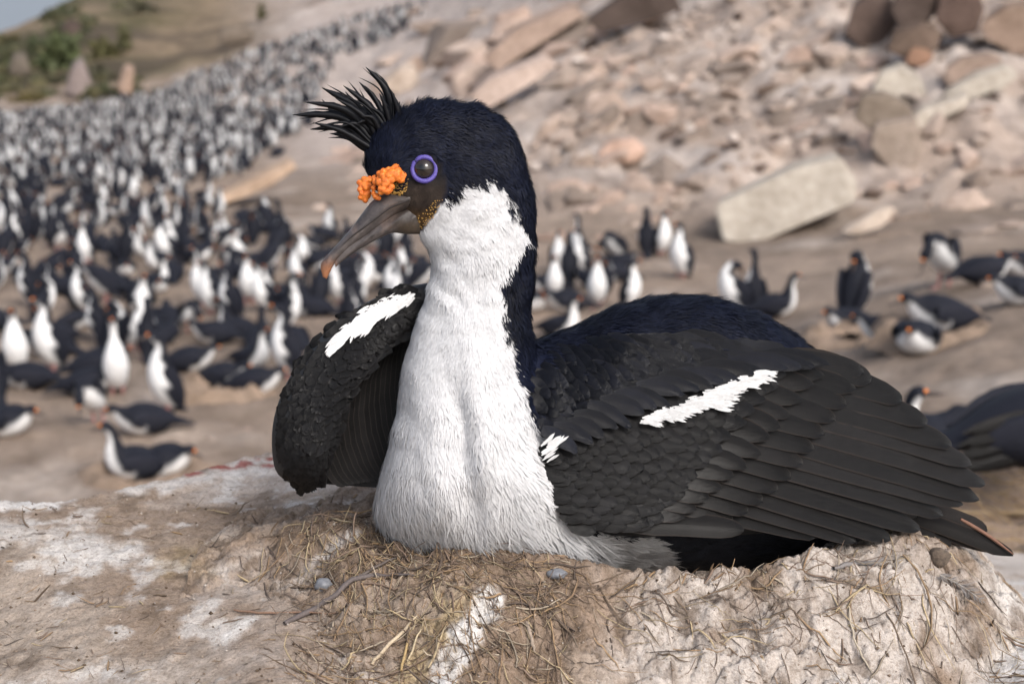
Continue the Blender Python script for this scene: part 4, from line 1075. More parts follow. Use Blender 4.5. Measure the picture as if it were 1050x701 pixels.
def plumage(n_, seed, pick, name):
    r = np.random.default_rng(seed)
    tri = bv[bt]; nrm = np.cross(tri[:, 1] - tri[:, 0], tri[:, 2] - tri[:, 0]); ar = np.linalg.norm(nrm, axis=1)
    cen = tri.mean(1); cx, cy, _ = proj(cen)
    pr = ar * pick(cx, cy); pr /= pr.sum()
    k = r.choice(len(tri), n_, p=pr); u = r.random((n_, 2)); fl = u.sum(1) > 1; u[fl] = 1 - u[fl]
    p = tri[k, 0] + (tri[k, 1] - tri[k, 0]) * u[:, :1] + (tri[k, 2] - tri[k, 0]) * u[:, 1:]
    vn = np.empty(len(bme.vertices) * 3, np.float32); bme.vertices.foreach_get('normal', vn); vn = vn.reshape(-1, 3)
    nn = vn[bt[k]].mean(1); nn /= np.linalg.norm(nn, axis=1, keepdims=True)
    px, py, pw = proj(p)
    keep = ~((polydist(px, py, FACE_POLY) > -1) & (pw < 30)) & ~((px < 404) & (py > 176) & (py < 225))
    p, nn, px, py, pw = p[keep], nn[keep], px[keep], py[keep], pw[keep]; m = len(p)
    fx, fy = flow(px, py)
    t = fx[:, None] * AX_R - fy[:, None] * AX_U
    cl1 = vnoise(px / 7 + pw / 9, py / 11 - pw / 13, 611); cl2 = vnoise(px / 19 + pw / 17, py / 24, 612); cl3 = vnoise(px / 6 - pw / 8, py / 8 + pw / 11, 613)
    sd_ = np.cross(nn, t)
    _, wm0 = plum_col(px, py)
    t += sd_ * ((.30 * cl1 + .28 * cl2) * (1 - .5 * wm0))[:, None]
    t += r.normal(0, .10, (m, 3)); t -= (t * nn).sum(1, keepdims=True) * nn; t /= np.linalg.norm(t, axis=1, keepdims=True) + 1e-9
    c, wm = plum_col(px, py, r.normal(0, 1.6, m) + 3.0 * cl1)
    head = sstep(250, 190, py)
    ln_ = np.where(wm > .5, 9.5 + 9 * sstep(330, 500, py) + 11 * sstep(520, 550, py) * sstep(620, 590, px) + 9 * sstep(545, 575, px) * sstep(420, 470, py) * sstep(615, 600, px) - 6 * sstep(600, 620, px), 9.0 - 1.0 * head + 4 * sstep(560, 640, px) * sstep(360, 300, py)) * r.uniform(.65, 1.35, m) / 1000
    ln_ *= 1 + np.where(wm > .5, .1, .25) * cl3
    ln_ *= 1 - .4 * sstep(235, 205, py) * (wm > .5)
    wd = np.where(wm > .5, 1.25 + .55 * sstep(330, 480, py), 1.2) * r.uniform(.7, 1.3, m) / 1000
    lift = np.where(wm > .5, .085 + .04 * sstep(440, 540, py) + .12 * sstep(545, 575, px) * sstep(420, 470, py), .17 + .05 * head + .30 * head * sstep(150, 108, py)) * r.uniform(.3, 1.7, m) * (1 + np.where(wm > .5, .15, .8) * cl3)
    tl = t * np.cos(lift)[:, None] + nn * np.sin(lift)[:, None]
    side = np.cross(t, nn)
    p = p + nn * (.0007 * (wm > .5))[:, None]
    b = p - nn * .0006
    mid = p + tl * (ln_ * .5)[:, None]
    tp = p + tl * (ln_ * .82)[:, None] + t * (ln_ * .18)[:, None] - nn * (ln_ * .03)[:, None] + side * (r.normal(0, .12, m) * ln_)[:, None]
    V = np.stack([b - side * wd[:, None] * .35, b + side * wd[:, None] * .35, mid + side * wd[:, None] * .5, mid - side * wd[:, None] * .5, tp], 1).reshape(-1, 3)
    o5 = np.arange(m)[:, None] * 5
    Q = o5 + np.array([[0, 1, 2, 3]]); T = o5 + np.array([[3, 2, 4]])
    c = c * (1 + np.clip(r.normal(0, np.where(wm > .5, .035, .28), m), -.6, .8))[:, None]
    C = np.repeat(c, 5, 0); C.reshape(-1, 5, 3)[:, 4] *= 1.05
    nr = nn + r.normal(0, 1, (m, 3)) * np.where(wm > .5, .05, .10)[:, None] + t * .12
    tp_n = nr / np.linalg.norm(nr, axis=1, keepdims=True)
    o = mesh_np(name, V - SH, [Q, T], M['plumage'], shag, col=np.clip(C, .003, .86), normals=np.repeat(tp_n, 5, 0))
    tag(o, kind='stuff')
plumage(85000, 31, lambda x, y: 1.0 * ((y < 420) & ((x < 560) | (y < 375))) * (1 + 1.6 * (y < 250)), 'plumage')
plumage(60000, 32, lambda x, y: 1.0 * ((y > 300) & (x < 610)), 'plumage')
plumage(12000, 33, lambda x, y: 1.0 * ((x > 570)), 'plumage')

# long soft wisps along the breast's edges and on the nest rim
# ---- crest
crest = empty('crest', (0, 0, 0)); crest.parent = shag
CR = [((404, 128), (396, 92), (375, 69), -6, 3.6), ((398, 128), (386, 104), (368, 84), 4, 2.6), ((396, 132), (378, 108), (352, 88), -10, 3.2), ((388, 134), (366, 110), (330, 90), 2, 4.2), ((392, 136), (374, 118), (354, 94), 8, 2.8),
      ((384, 138), (352, 112), (313, 105), -8, 3.6), ((382, 142), (350, 122), (330, 102), 6, 2.6), ((380, 146), (350, 120), (300, 118), -4, 4.0), ((380, 150), (352, 132), (318, 133), 4, 3.2), ((378, 150), (350, 134), (321, 126), -10, 2.8),
      ((386, 130), (364, 112), (344, 101), -14, 2.6), ((392, 130), (376, 110), (362, 96), 10, 2.4), ((400, 126), (394, 106), (389, 96), -12, 2.6), ((406, 124), (404, 110), (404, 104), 0, 2.4), ((376, 154), (356, 140), (338, 137), 0, 2.8), ((388, 140), (368, 122), (350, 108), 12, 3), ((396, 124), (384, 100), (374, 88), -3, 2.4), ((410, 120), (409, 110), (410, 104), 4, 2)]
rr__ = np.random.default_rng(8)
for k in range(16):
    x = rr__.uniform(376, 412); f_ = (x - 376) / 36; b_x = x - (30 - 22 * f_) * rr__.uniform(.6, 1.3); CR.append(((x, 142 - 18 * f_), ((x + b_x) / 2 + 2, 128 - 18 * f_), (b_x, 134 - 34 * f_ - rr__.uniform(-4, 10)), rr__.uniform(-16, 16), rr__.uniform(2.0, 3.2)))
for k in range(26):
    b0_ = CR[rr__.integers(0, 16)]; jx, jy = rr__.normal(0, 6, 2); f_ = rr__.uniform(.75, 1.02)
    e_ = (b0_[0][0] + (b0_[2][0] - b0_[0][0]) * f_ + jx, b0_[0][1] + (b0_[2][1] - b0_[0][1]) * f_ + jy)
    CR.append((b0_[0], ((b0_[1][0] + jx * .5), b0_[1][1] + jy * .5), e_, rr__.uniform(-14, 14), rr__.uniform(.7, 1.3)))
for a_, m_, b_, w_, r_ in CR:
    q = lerp_curve([(a_[0] + (a_[0] - m_[0]) * .3, a_[1] + (a_[1] - m_[1]) * .3), a_, m_, b_], 14)
    Lw = np.linspace(w_ * .6, w_ * 1.6, 14)
    c = P(q[:, 0], q[:, 1], Lw); t_ = np.gradient(c, axis=0); t_ /= np.linalg.norm(t_, axis=1, keepdims=True); s_ = np.cross(AX_F, t_); s_ /= np.linalg.norm(s_, axis=1, keepdims=True)
    pr = 1.3 * r_ / 1000 * np.interp(np.linspace(0, 1, 14), [0, .3, .6, .85, 1], [.6, 1, .85, .5, .05])
    rag = 1 + .18 * np.sin(np.arange(14) * 2.4 + w_)
    A4 = np.stack([c + s_ * (pr * rag)[:, None], c - AX_F * (pr * .45)[:, None], c - s_ * pr[:, None], c + AX_F * (pr * .45)[:, None]], 1).reshape(-1, 3)
    mesh_np('crest_feather', A4 - SH, ring_faces(14, 4), M['crest'], crest)

# ---- bill
def bill_loft(top_, bot_, thick, wc, name, mat, parent, ns=30, n_=64):
    T = lerp_curve(top_, n_); B = lerp_curve(bot_, n_)
    tk = np.interp(np.linspace(0, 1, n_), np.linspace(0, 1, len(thick)), thick); wcv = np.interp(np.linspace(0, 1, n_), np.linspace(0, 1, len(wc)), wc)
    rg = [(T[i][0], T[i][1], B[i][0], B[i][1], wcv[i], tk[i]) for i in range(n_)]
    v, f, t = loft_lr(rg, 1, ns, 1.8)
    px, py, _ = proj(v)
    rd_ = fbm((px * .75 - py * .66) / 16, (px * .66 + py * .75), 1 / 3.0, 3, 404); v = v - AX_F * (.0011 * rd_)[:, None] * (np.sqrt(np.clip((px - 330) / 40, 0, 1)))[:, None]
    return mesh_np(name, v - SH, [f, t], mat, parent, col=bill_col(px, py))
def bill_col(px, py):
    c = np.repeat(np.array([[.060, .050, .048]]), len(px), 0)
    ax = (px - 335) * .74 - (py - 275) * -.67  # along
    st = fbm((px * .75 - py * .66), (px * .66 + py * .75), 1 / 6, 4, 401)
    st2 = fbm((px * .75 - py * .66) / 14, (px * .66 + py * .75), 1 / 2.2, 3, 403)
    c = c * (1 + .5 * st + .75 * st2)[:, None]
    c = lay(c, (.15, .105, .085), .5 * sstep(.1, .5, fbm(px, py, 1 / 11, 3, 402)))
    c = lay(c, (.34, .13, .05), .75 * sstep(262, 280, py) * sstep(350, 338, px))
    c = lay(c, (.030, .022, .018), .85 * sstep(393, 416, px))
    c = lay(c, (.042, .029, .018), .9 * sstep(222, 234, py) * sstep(396, 420, px))
    return np.clip(c, .01, .6)
bm_ = attr_mat('bill_horn', .45, .35, 350, .4, .0006)
bill_loft([(412, 196), (395, 199), (383, 205), (372, 218), (361, 233), (348, 248), (337, 260), (329, 271), (331, 284)], [(446, 206), (425, 213), (408, 220), (392, 231), (377, 242), (362, 252), (349, 263), (342, 272), (335, 286)], [12, 13, 12, 10, 8.5, 7.5, 6.5, 5, 1.2], [-12, -12, -11, -10, -9, -8, -8, -8, -8], 'upper_mandible', bm_, shag)
bill_loft([(446, 203), (425, 209), (408, 216), (392, 226), (377, 237), (362, 247), (350, 257), (343, 267)], [(432, 240), (416, 240), (402, 239), (388, 245), (375, 252), (362, 260), (352, 267), (344, 274)], [6, 9, 9.5, 8.4, 7, 5.6, 4.4, 2], [-9, -10, -10, -9, -9, -8, -8, -8], 'lower_mandible', bm_, shag)
# groove along the upper mandible
q = lerp_curve([(420, 205), (400, 213), (380, 228), (360, 243), (344, 259)], 20)
V, F, Cc = tube_set([P(q[:, 0], q[:, 1], np.interp(np.arange(20), [0, 19], [-25, -13.5]))], [.0011], [(.03, .024, .022)], 5)
mesh_np('bill_groove', V - SH, F, bm_, shag, col=Cc)

# ---- eye, eye ring, caruncle
def sphere(name, c, r_, mat, parent, sub=3, col=None, squash=None):
    bm = bmesh.new(); bmesh.ops.create_icosphere(bm, subdivisions=sub, radius=r_)
    me = bpy.data.meshes.new(name); bm.to_mesh(me); bm.free()
    me.polygons.foreach_set('use_smooth', np.ones(len(me.polygons), bool)); me.materials.append(mat)
    o = obj_me(name, me, parent); o.location = Vector(c - SH)
    return o
ew = depth_at(BVH_BODY, 435, 173)
EC = P(np.array(435.), np.array(173.5), np.array(ew + 5.0))
em = N('eye'); g = em.n('NewGeometry'); vm = em.n('VectorMath', operation='DISTANCE'); tow = -AX_F
fr_ = EC + (-AX_F - .10 * AX_R) / np.linalg.norm(-AX_F - .10 * AX_R) * .0118
vm.inputs[1].default_value = Vector(fr_); em.l(g.outputs['Position'], vm.inputs[0])
mr = em.n('MapRange'); mr.inputs[1].default_value = 0; mr.inputs[2].default_value = .012; em.l(vm.outputs['Value'], mr.inputs[0])
em.set(Base_Color=em.ramp(mr.outputs[0], [(0, (.004, .004, .005)), (.26, (.004, .004, .005)), (.31, (.014, .010, .009)), (.8, (.026, .019, .016)), (1, (.02, .016, .02))]), Roughness=.08, Specular_IOR_Level=.45, Coat_Weight=.25)
eye = sphere('eye', EC, .0118, em.m, shag, 4)
th = np.linspace(0, 2 * math.pi, 72, endpoint=False); ph = np.linspace(0, 2 * math.pi, 14, endpoint=False)
E0 = P(np.array(435.), np.array(173.5), np.array(ew - 1.6))
ringn = 3.0 * (1 + .12 * vnoise(np.arange(72) * .9, np.zeros(72), 5))
nb = np.array([-.12, 0, 0]);
ru = AX_R * .97; rv = AX_U
Vr = []
for i, t_ in enumerate(th):
    dirv = ru * math.cos(t_) + rv * math.sin(t_)
    for p_ in ph:
        bump_ = 1 + .10 * math.sin(9 * p_) * math.sin(t_ * 31)
        Vr.append(E0 + dirv * (.0121 + .0025 * math.cos(p_) * bump_) - AX_F * (.0024 * math.sin(p_)) + AX_F * (.0016 * math.cos(t_)**2))
i = np.arange(72)[:, None] * 14; i2 = ((np.arange(72)[:, None] + 1) % 72) * 14; j = np.arange(14)[None]; k = (j + 1) % 14
Fr = np.stack([i + j, i2 + j, i2 + k, i + k], -1).reshape(-1, 4)
er = N('eye_ring'); er.set(Base_Color=er.ramp(er.noise(700, 3), [(.3, (.045, .028, .18)), (.6, (.085, .065, .30)), (.8, (.15, .125, .40))]), Roughness=.5); er.bump(er.noise(1500, 2), .5, .0006)
mesh_np('eye_ring', np.array(Vr) - SH, Fr, er.m, shag)

orange = N('caruncle_orange'); orange.set(Base_Color=orange.ramp(orange.noise(260, 3), [(.3, (.50, .10, .010)), (.55, (.68, .17, .017)), (.75, (.76, .28, .045))]), Roughness=.42, Subsurface_Weight=.12, Subsurface_Radius=(.004, .002, .001), Subsurface_Scale=.5); orange.bump(orange.noise(1100, 4, .7), .7, .0012)
icoB = bmesh.new(); bmesh.ops.create_icosphere(icoB, subdivisions=2, radius=1); icv = np.array([v.co[:] for v in icoB.verts]); icf2 = np.array([[v.index for v in f.verts] for f in icoB.faces]); icoB.free()
def lumps(items, name, mat, fuse=False):
    VV = []; FF = []
    for k, (x, y, wv, rr) in enumerate(items):
        r = np.random.default_rng(k + 50)
        sc = rr / 1000 * r.uniform(.8, 1.2, 3)
        VV.append(P(np.array(float(x)), np.array(float(y)), np.array(float(wv))) + icv * sc); FF.append(icf2 + k * len(icv))
    o = mesh_np(name, np.concatenate(VV) - SH, np.concatenate(FF), mat, shag)
    if fuse:
        md = o.modifiers.new('r', 'REMESH'); md.mode = 'VOXEL'; md.voxel_size = .0007
        md = o.modifiers.new('s', 'SMOOTH'); md.factor = .5; md.iterations = 5
        m2 = bpy.data.meshes.new_from_object(o.evaluated_get(bpy.context.evaluated_depsgraph_get())); o.modifiers.clear(); o.data = m2; m2.name = name
        m2.polygons.foreach_set('use_smooth', np.ones(len(m2.polygons), bool)); m2.materials.clear(); m2.materials.append(mat)
    return o
r = np.random.default_rng(77)
it = []
MAINP = [(383, 182), (388, 175), (397, 171), (408, 171), (414, 177), (413, 186), (405, 193), (398, 201), (386, 204), (381, 195)]
for x in np.arange(380, 416, 4.6):
    for y in np.arange(170, 206, 4.6):
        xx, yy = x + r.uniform(-1.6, 1.6), y + r.uniform(-1.6, 1.6)
        d = float(polydist(np.array([xx]), np.array([yy]), MAINP)[0])
        if d > 0 and not (xx > 403 and yy > 187): it.append((xx, yy, -27 - min(d, 7) * .9 + max(0, 392 - xx) * .7, r.uniform(3.0, 4.6)))
lumps(it, 'caruncle', orange.m, True)
it = []
SIDE = [(369, 186), (374, 179), (381, 181), (382, 190), (379, 200), (374, 209), (369, 203), (367, 194)]
for x in np.arange(366, 384, 4):
    for y in np.arange(178, 211, 4):
        xx, yy = x + r.uniform(-1.4, 1.4), y + r.uniform(-1.4, 1.4)
        d = float(polydist(np.array([xx]), np.array([yy]), SIDE)[0])
        if d > -.3: it.append((xx, yy, -8 - min(d, 5) * .8, r.uniform(2.8, 4.0)))
lumps(it, 'caruncle', orange.m, True)
# yellow papillae between caruncle and eye and on the gular skin
it = []
for k in range(330):
    xx, yy = r.uniform(398, 422), r.uniform(181, 204)
    if inpoly(np.array([xx]), np.array([yy]), [(402, 190), (412, 184), (419, 183), (417, 196), (408, 203), (398, 204)])[0]:
        dw = depth_at(BVH_BODY, xx, yy)
        if dw is not None: it.append((xx, yy, dw - .3, r.uniform(.55, .85)))
for k in range(420):
    xx, yy = r.uniform(412, 455), r.uniform(198, 240)
    if inpoly(np.array([xx]), np.array([yy]), [(446, 206), (454, 205), (446, 222), (430, 238), (414, 238), (428, 222)])[0]:
        dw = depth_at(BVH_BODY, xx, yy)
        if dw is not None: it.append((xx, yy, dw - .3, r.uniform(.4, .65)))
lumps(it, 'papillae', simple('papilla_yellow', (.30, .17, .035), .55))
# ------------------------------------------------------------------ the colony: smaller shags behind
M['bird'] = attr_mat('small_bird_plumage', .75, .2, 60, Specular_IOR_Level=.2)
M['sbill'] = simple('small_bill', (.06, .045, .04), .5)
M['scar'] = simple('small_caruncle', (.75, .22, .03), .5)
M['sfoot'] = simple('small_foot', (.42, .20, .18), .6)
SB = np.array([.010, .011, .017]); SW = np.array([.74, .73, .72])

def bird_body_geo(sp, whead=.25, wbody=.05, ns=12, mult=2, tailblack=True):
    """one continuous surface along a spine crown > neck > breast > belly > tail; sp rows: x, z, half-width, half-depth, whiteness limit"""
    A = catmull(np.array(sp, float), mult); n = len(A)
    x, z, ry, rz, lim = A.T
    T = np.gradient(np.stack([x, z], 1), axis=0); T /= np.linalg.norm(T, axis=1, keepdims=True)
    Nn = np.stack([-T[:, 1], T[:, 0]], 1)          # ventral side
    th = np.arange(ns) / ns * 2 * math.pi
    c, s = np.cos(th), np.sin(th)
    fat = 1.0 + .22 * (ry > .03) + .12 + .15 * ((np.arange(n) < 5) & (ry > .015))
    ry = ry * fat; rz = rz * (1 + .6 * (fat - 1))
    V = np.stack([x[:, None] + Nn[:, 0][:, None] * rz[:, None] * c, ry[:, None] * s + 0 * x[:, None], z[:, None] + Nn[:, 1][:, None] * rz[:, None] * c], -1)
    wm = (c[None] > (lim + .22 + .25 * (lim > .45))[:, None]).astype(float)
    C = SB + (SW - SB) * wm[..., None]
    V = V.reshape(-1, 3); C = C.reshape(-1, 3)
    F = ring_faces(n, ns)
    V = np.vstack([V, [[x[0], 0, z[0]], [x[-1], 0, z[-1]]]]); C = np.vstack([C, SB, SB])
    j = np.arange(ns); k = (j + 1) % ns
    Tt = np.vstack([np.stack([np.full(ns, n * ns), k, j], 1), np.stack([np.full(ns, n * ns + 1), (n - 1) * ns + j, (n - 1) * ns + k], 1)])
    return V, F, Tt, C

def wing_geo(sh, tipp, y, wd, th=.016, spread=0.0, bar=True):
    n = 7; ns = 8; t = np.linspace(0, 1, n); a = np.array(sh); b = np.array(tipp)
    d = (b - a) / np.linalg.norm(b - a); nn = np.array([-d[1], d[0]])
    prof = np.array([.55, .9, 1, .95, .8, .5, .12]) * wd
    V = []; C = []
    for i in range(n):
        c_ = a + (b - a) * t[i]
        for k in range(ns):
            q = k / ns * 2 * math.pi
            bulge = .012 * math.sin(t[i] * math.pi)
            pt = c_ + nn * prof[i] * math.cos(q)
            V.append((pt[0], y * 1.2 * (1 - .5 * t[i] + spread * t[i]) + math.copysign(1, y) * (bulge + th * math.sin(q) * (1 - .7 * t[i])), pt[1]))
            C.append(SW if bar and i in (1, 2, 3) and k == 0 else SB * 1.3)
    V = np.array(V); F = ring_faces(n, ns)
    return V, F, np.array(C)

POSES = {
 # x, z, half-width, half-depth, limit (cos above this is white)
 'stand': dict(sp=[(.062, .497, .006, .006, 9), (.052, .497, .022, .020, .5), (.030, .490, .028, .027, .45), (.002, .462, .028, .030, .25), (-.010, .415, .029, .032, .0), (.002, .36, .040, .042, -.15), (.010, .29, .058, .058, -.3), (-.002, .215, .068, .066, -.25), (-.025, .14, .062, .058, -.1), (-.055, .085, .045, .040, .2), (-.09, .05, .032, .018, 2), (-.15, .005, .03, .008, 2), (-.18, -.005, .02, .005, 2)],
     bill=((.066, .493), (.135, .478)), wing=((-.018, .315), (-.115, .06), .062, .052), feet=True),
 'tall': dict(sp=[(.05, .555, .006, .006, 9), (.042, .555, .022, .020, .5), (.022, .548, .027, .026, .25), (.006, .515, .024, .026, .0), (.002, .45, .024, .026, -.15), (.008, .38, .034, .036, -.25), (.012, .30, .056, .058, -.3), (.0, .215, .066, .066, -.25), (-.022, .14, .060, .058, -.1), (-.05, .085, .045, .040, .2), (-.085, .05, .032, .018, 2), (-.14, .005, .03, .008, 2), (-.17, -.005, .02, .005, 2)],
     bill=((.055, .552), (.122, .560)), wing=((-.016, .315), (-.11, .06), .062, .052), feet=True),
 'preen': dict(sp=[(-.03, .37, .006, .006, 9), (-.03, .385, .022, .020, 9), (-.012, .405, .028, .027, 9), (.022, .405, .027, .028, .5), (.052, .375, .028, .032, .1), (.058, .33, .044, .046, -.25), (.04, .27, .064, .066, -.3), (.010, .20, .072, .072, -.2), (-.03, .14, .064, .060, -.1), (-.07, .09, .045, .040, .2), (-.11, .06, .032, .018, 2), (-.17, .02, .03, .008, 2), (-.2, .01, .02, .005, 2)],
     bill=((-.034, .37), (-.062, .312)), wing=((.01, .31), (-.13, .07), .068, .058), feet=True),
 'bow': dict(sp=[(.20, .215, .006, .006, 9), (.195, .225, .022, .020, 9), (.178, .248, .028, .027, 9), (.155, .288, .026, .028, .3), (.12, .315, .030, .034, -.1), (.075, .31, .046, .048, -.2), (.03, .265, .064, .066, -.2), (-.02, .215, .072, .072, -.1), (-.07, .165, .064, .060, -.0), (-.115, .125, .045, .040, .3), (-.15, .10, .032, .018, 2), (-.21, .07, .03, .008, 2), (-.24, .06, .02, .005, 2)],
     bill=((.205, .208), (.225, .14)), wing=((.05, .32), (-.16, .14), .070, .058), feet=True),
 'sit': dict(sp=[(.172, .335, .006, .006, 9), (.162, .335, .022, .020, .5), (.140, .33, .028, .027, .3), (.118, .30, .027, .028, .0), (.108, .25, .029, .031, -.1), (.104, .195, .042, .046, -.15), (.085, .135, .066, .066, -.1), (.03, .10, .084, .076, .1), (-.04, .09, .086, .072, .5), (-.11, .085, .066, .052, .8), (-.17, .08, .040, .024, 2), (-.25, .055, .034, .009, 2), (-.29, .045, .02, .005, 2)],
     bill=((.176, .331), (.245, .312)), wing=((.075, .135), (-.185, .09), .088, .058), feet=False),
 'rest': dict(sp=[(.20, .175, .006, .006, 9), (.192, .178, .022, .020, .5), (.170, .180, .028, .027, .3), (.148, .168, .028, .030, .0), (.128, .15, .036, .040, -.1), (.10, .13, .055, .056, -.1), (.065, .115, .074, .070, .0), (.01, .10, .086, .078, .2), (-.05, .09, .086, .072, .5), (-.115, .085, .066, .052, .8), (-.175, .08, .040, .024, 2), (-.255, .055, .034, .009, 2), (-.295, .045, .02, .005, 2)],
     bill=((.204, .171), (.268, .145)), wing=((.07, .13), (-.19, .09), .090, .058), feet=False)}

def cone(a, b, r0, r1, ns=7):
    a = np.array(a, float); b = np.array(b, float); t = (b - a) / np.linalg.norm(b - a); s_ = np.cross(t, [0, 1, 0]); u = np.array([0, 1., 0])
    th = np.arange(ns) / ns * 2 * math.pi
    R = [a + (b - a) * q + rr * (s_ * np.cos(th)[:, None] + u * np.sin(th)[:, None]) for q, rr in ((0, r0), (.5, (r0 * .62 + r1 * .38)), (.88, r1), (1, r1 * .35))]
    V = np.concatenate(R); return V, ring_faces(4, ns)

PROTO = {}
def build_proto(pose):
    p = POSES[pose]; parts = []
    V, F, T, C = bird_body_geo(p['sp'])
    parts.append(('body', mesh_np('body', V, [F, T], M['bird'], col=C, link=False)))
    (bx0, bz0), (bx1, bz1) = p['bill']
    v, f = cone((bx0 - .012, 0, bz0), (bx1, 0, bz1), .0115, .0035)
    parts.append(('bill', mesh_np('bill', v, f, M['sbill'], link=False)))
    d = np.array([bx1 - bx0, bz1 - bz0]); d /= np.linalg.norm(d); up = np.array([-d[1], d[0]]); up = up if up[1] > -.2 else -up
    cc_ = np.array([bx0 + up[0] * .011 - d[0] * .004, 0, bz0 + up[1] * .011 - d[1] * .004])
    parts.append(('caruncle', mesh_np('caruncle', icv * np.array([.010, .011, .008]) + cc_, icf2, M['scar'], link=False)))
    sh, tp_, y, wd = p['wing']
    for sgn in (1, -1):
        v, f, c = wing_geo(sh, tp_, y * sgn, wd)
        if sgn > 0: f = f[:, ::-1]
        parts.append(('wing', mesh_np('wing', v, f, M['bird'], col=c, link=False)))
    if p['feet']:
        hx = p['sp'][8][0]
        for sgn in (1, -1):
            y = .034 * sgn
            v1, f1 = cone((hx - .005, y, .10), (hx + .01, y, .008), .012, .008, 6)
            v2 = np.array([[hx - .01, y, .012], [hx + .06, y - .03, .002], [hx + .07, y, .004], [hx + .055, y + .03, .002], [hx - .01, y, -.004], [hx + .06, y - .03, -.004], [hx + .07, y, -.004], [hx + .055, y + .03, -.004]])
            f2 = np.array([[0, 1, 2, 3], [4, 7, 6, 5], [0, 4, 5, 1], [3, 2, 6, 7], [1, 5, 6, 2], [0, 3, 7, 4]]) + len(v1)
            parts.append(('foot', mesh_np('foot', np.vstack([v1, v2]), [f1, f2], M['sfoot'], link=False)))
    PROTO[pose] = parts
for k in POSES: build_proto(k)

def merged(pose):
    """everything of a pose in one mesh, for birds too small to show parts"""
    VV = []; FF = []; CC = []; off = 0
    V, F, T, C = bird_body_geo(POSES[pose]['sp'], ns=7, mult=1)
    V3 = np.vstack([F[:, [0, 1, 2]], F[:, [0, 2, 3]], T]); VV.append(V); FF.append(V3); CC.append(C); off = len(V)
    sh, tp_, y, wd = POSES[pose]['wing']
    for sgn in (1, -1):
        v, f, c = wing_geo(sh, tp_, y * sgn, wd)
        VV.append(v); FF.append(np.vstack([f[:, [0, 1, 2]], f[:, [0, 2, 3]]]) + off); CC.append(c); off += len(v)
    (bx0, bz0), (bx1, bz1) = POSES[pose]['bill']
    v, f = cone((bx0 - .012, 0, bz0), (bx1, 0, bz1), .0115, .0035, 5); VV.append(v); FF.append(np.vstack([f[:, [0, 1, 2]], f[:, [0, 2, 3]]]) + off); CC.append(np.repeat([[.2, .08, .03]], len(v), 0))
    return np.concatenate(VV), np.concatenate(FF), np.concatenate(CC)
MERGED = {k: merged(k) for k in POSES}
MERGED_ME = {k: mesh_np('shag', v, f, M['bird'], col=np.minimum(c, .6), link=False) for k, (v, f, c) in MERGED.items()}

def place_bird(pose, pos, face, label, group=None, scale=1.0, parts=True, roll=0.0):
    if parts:
        o = empty('shag', pos)
        for nm, me in PROTO[pose]:
            obj_me(nm, me, o)
    else:
        o = bpy.data.objects.new('shag', MERGED_ME[pose]); COL.objects.link(o); o.location = pos
    o.rotation_euler = (roll, 0, math.radians(face)); o.scale = (scale,) * 3
    tag(o, label, 'bird', group); return o

G_NEAR = 'shags of the colony behind the big bird'
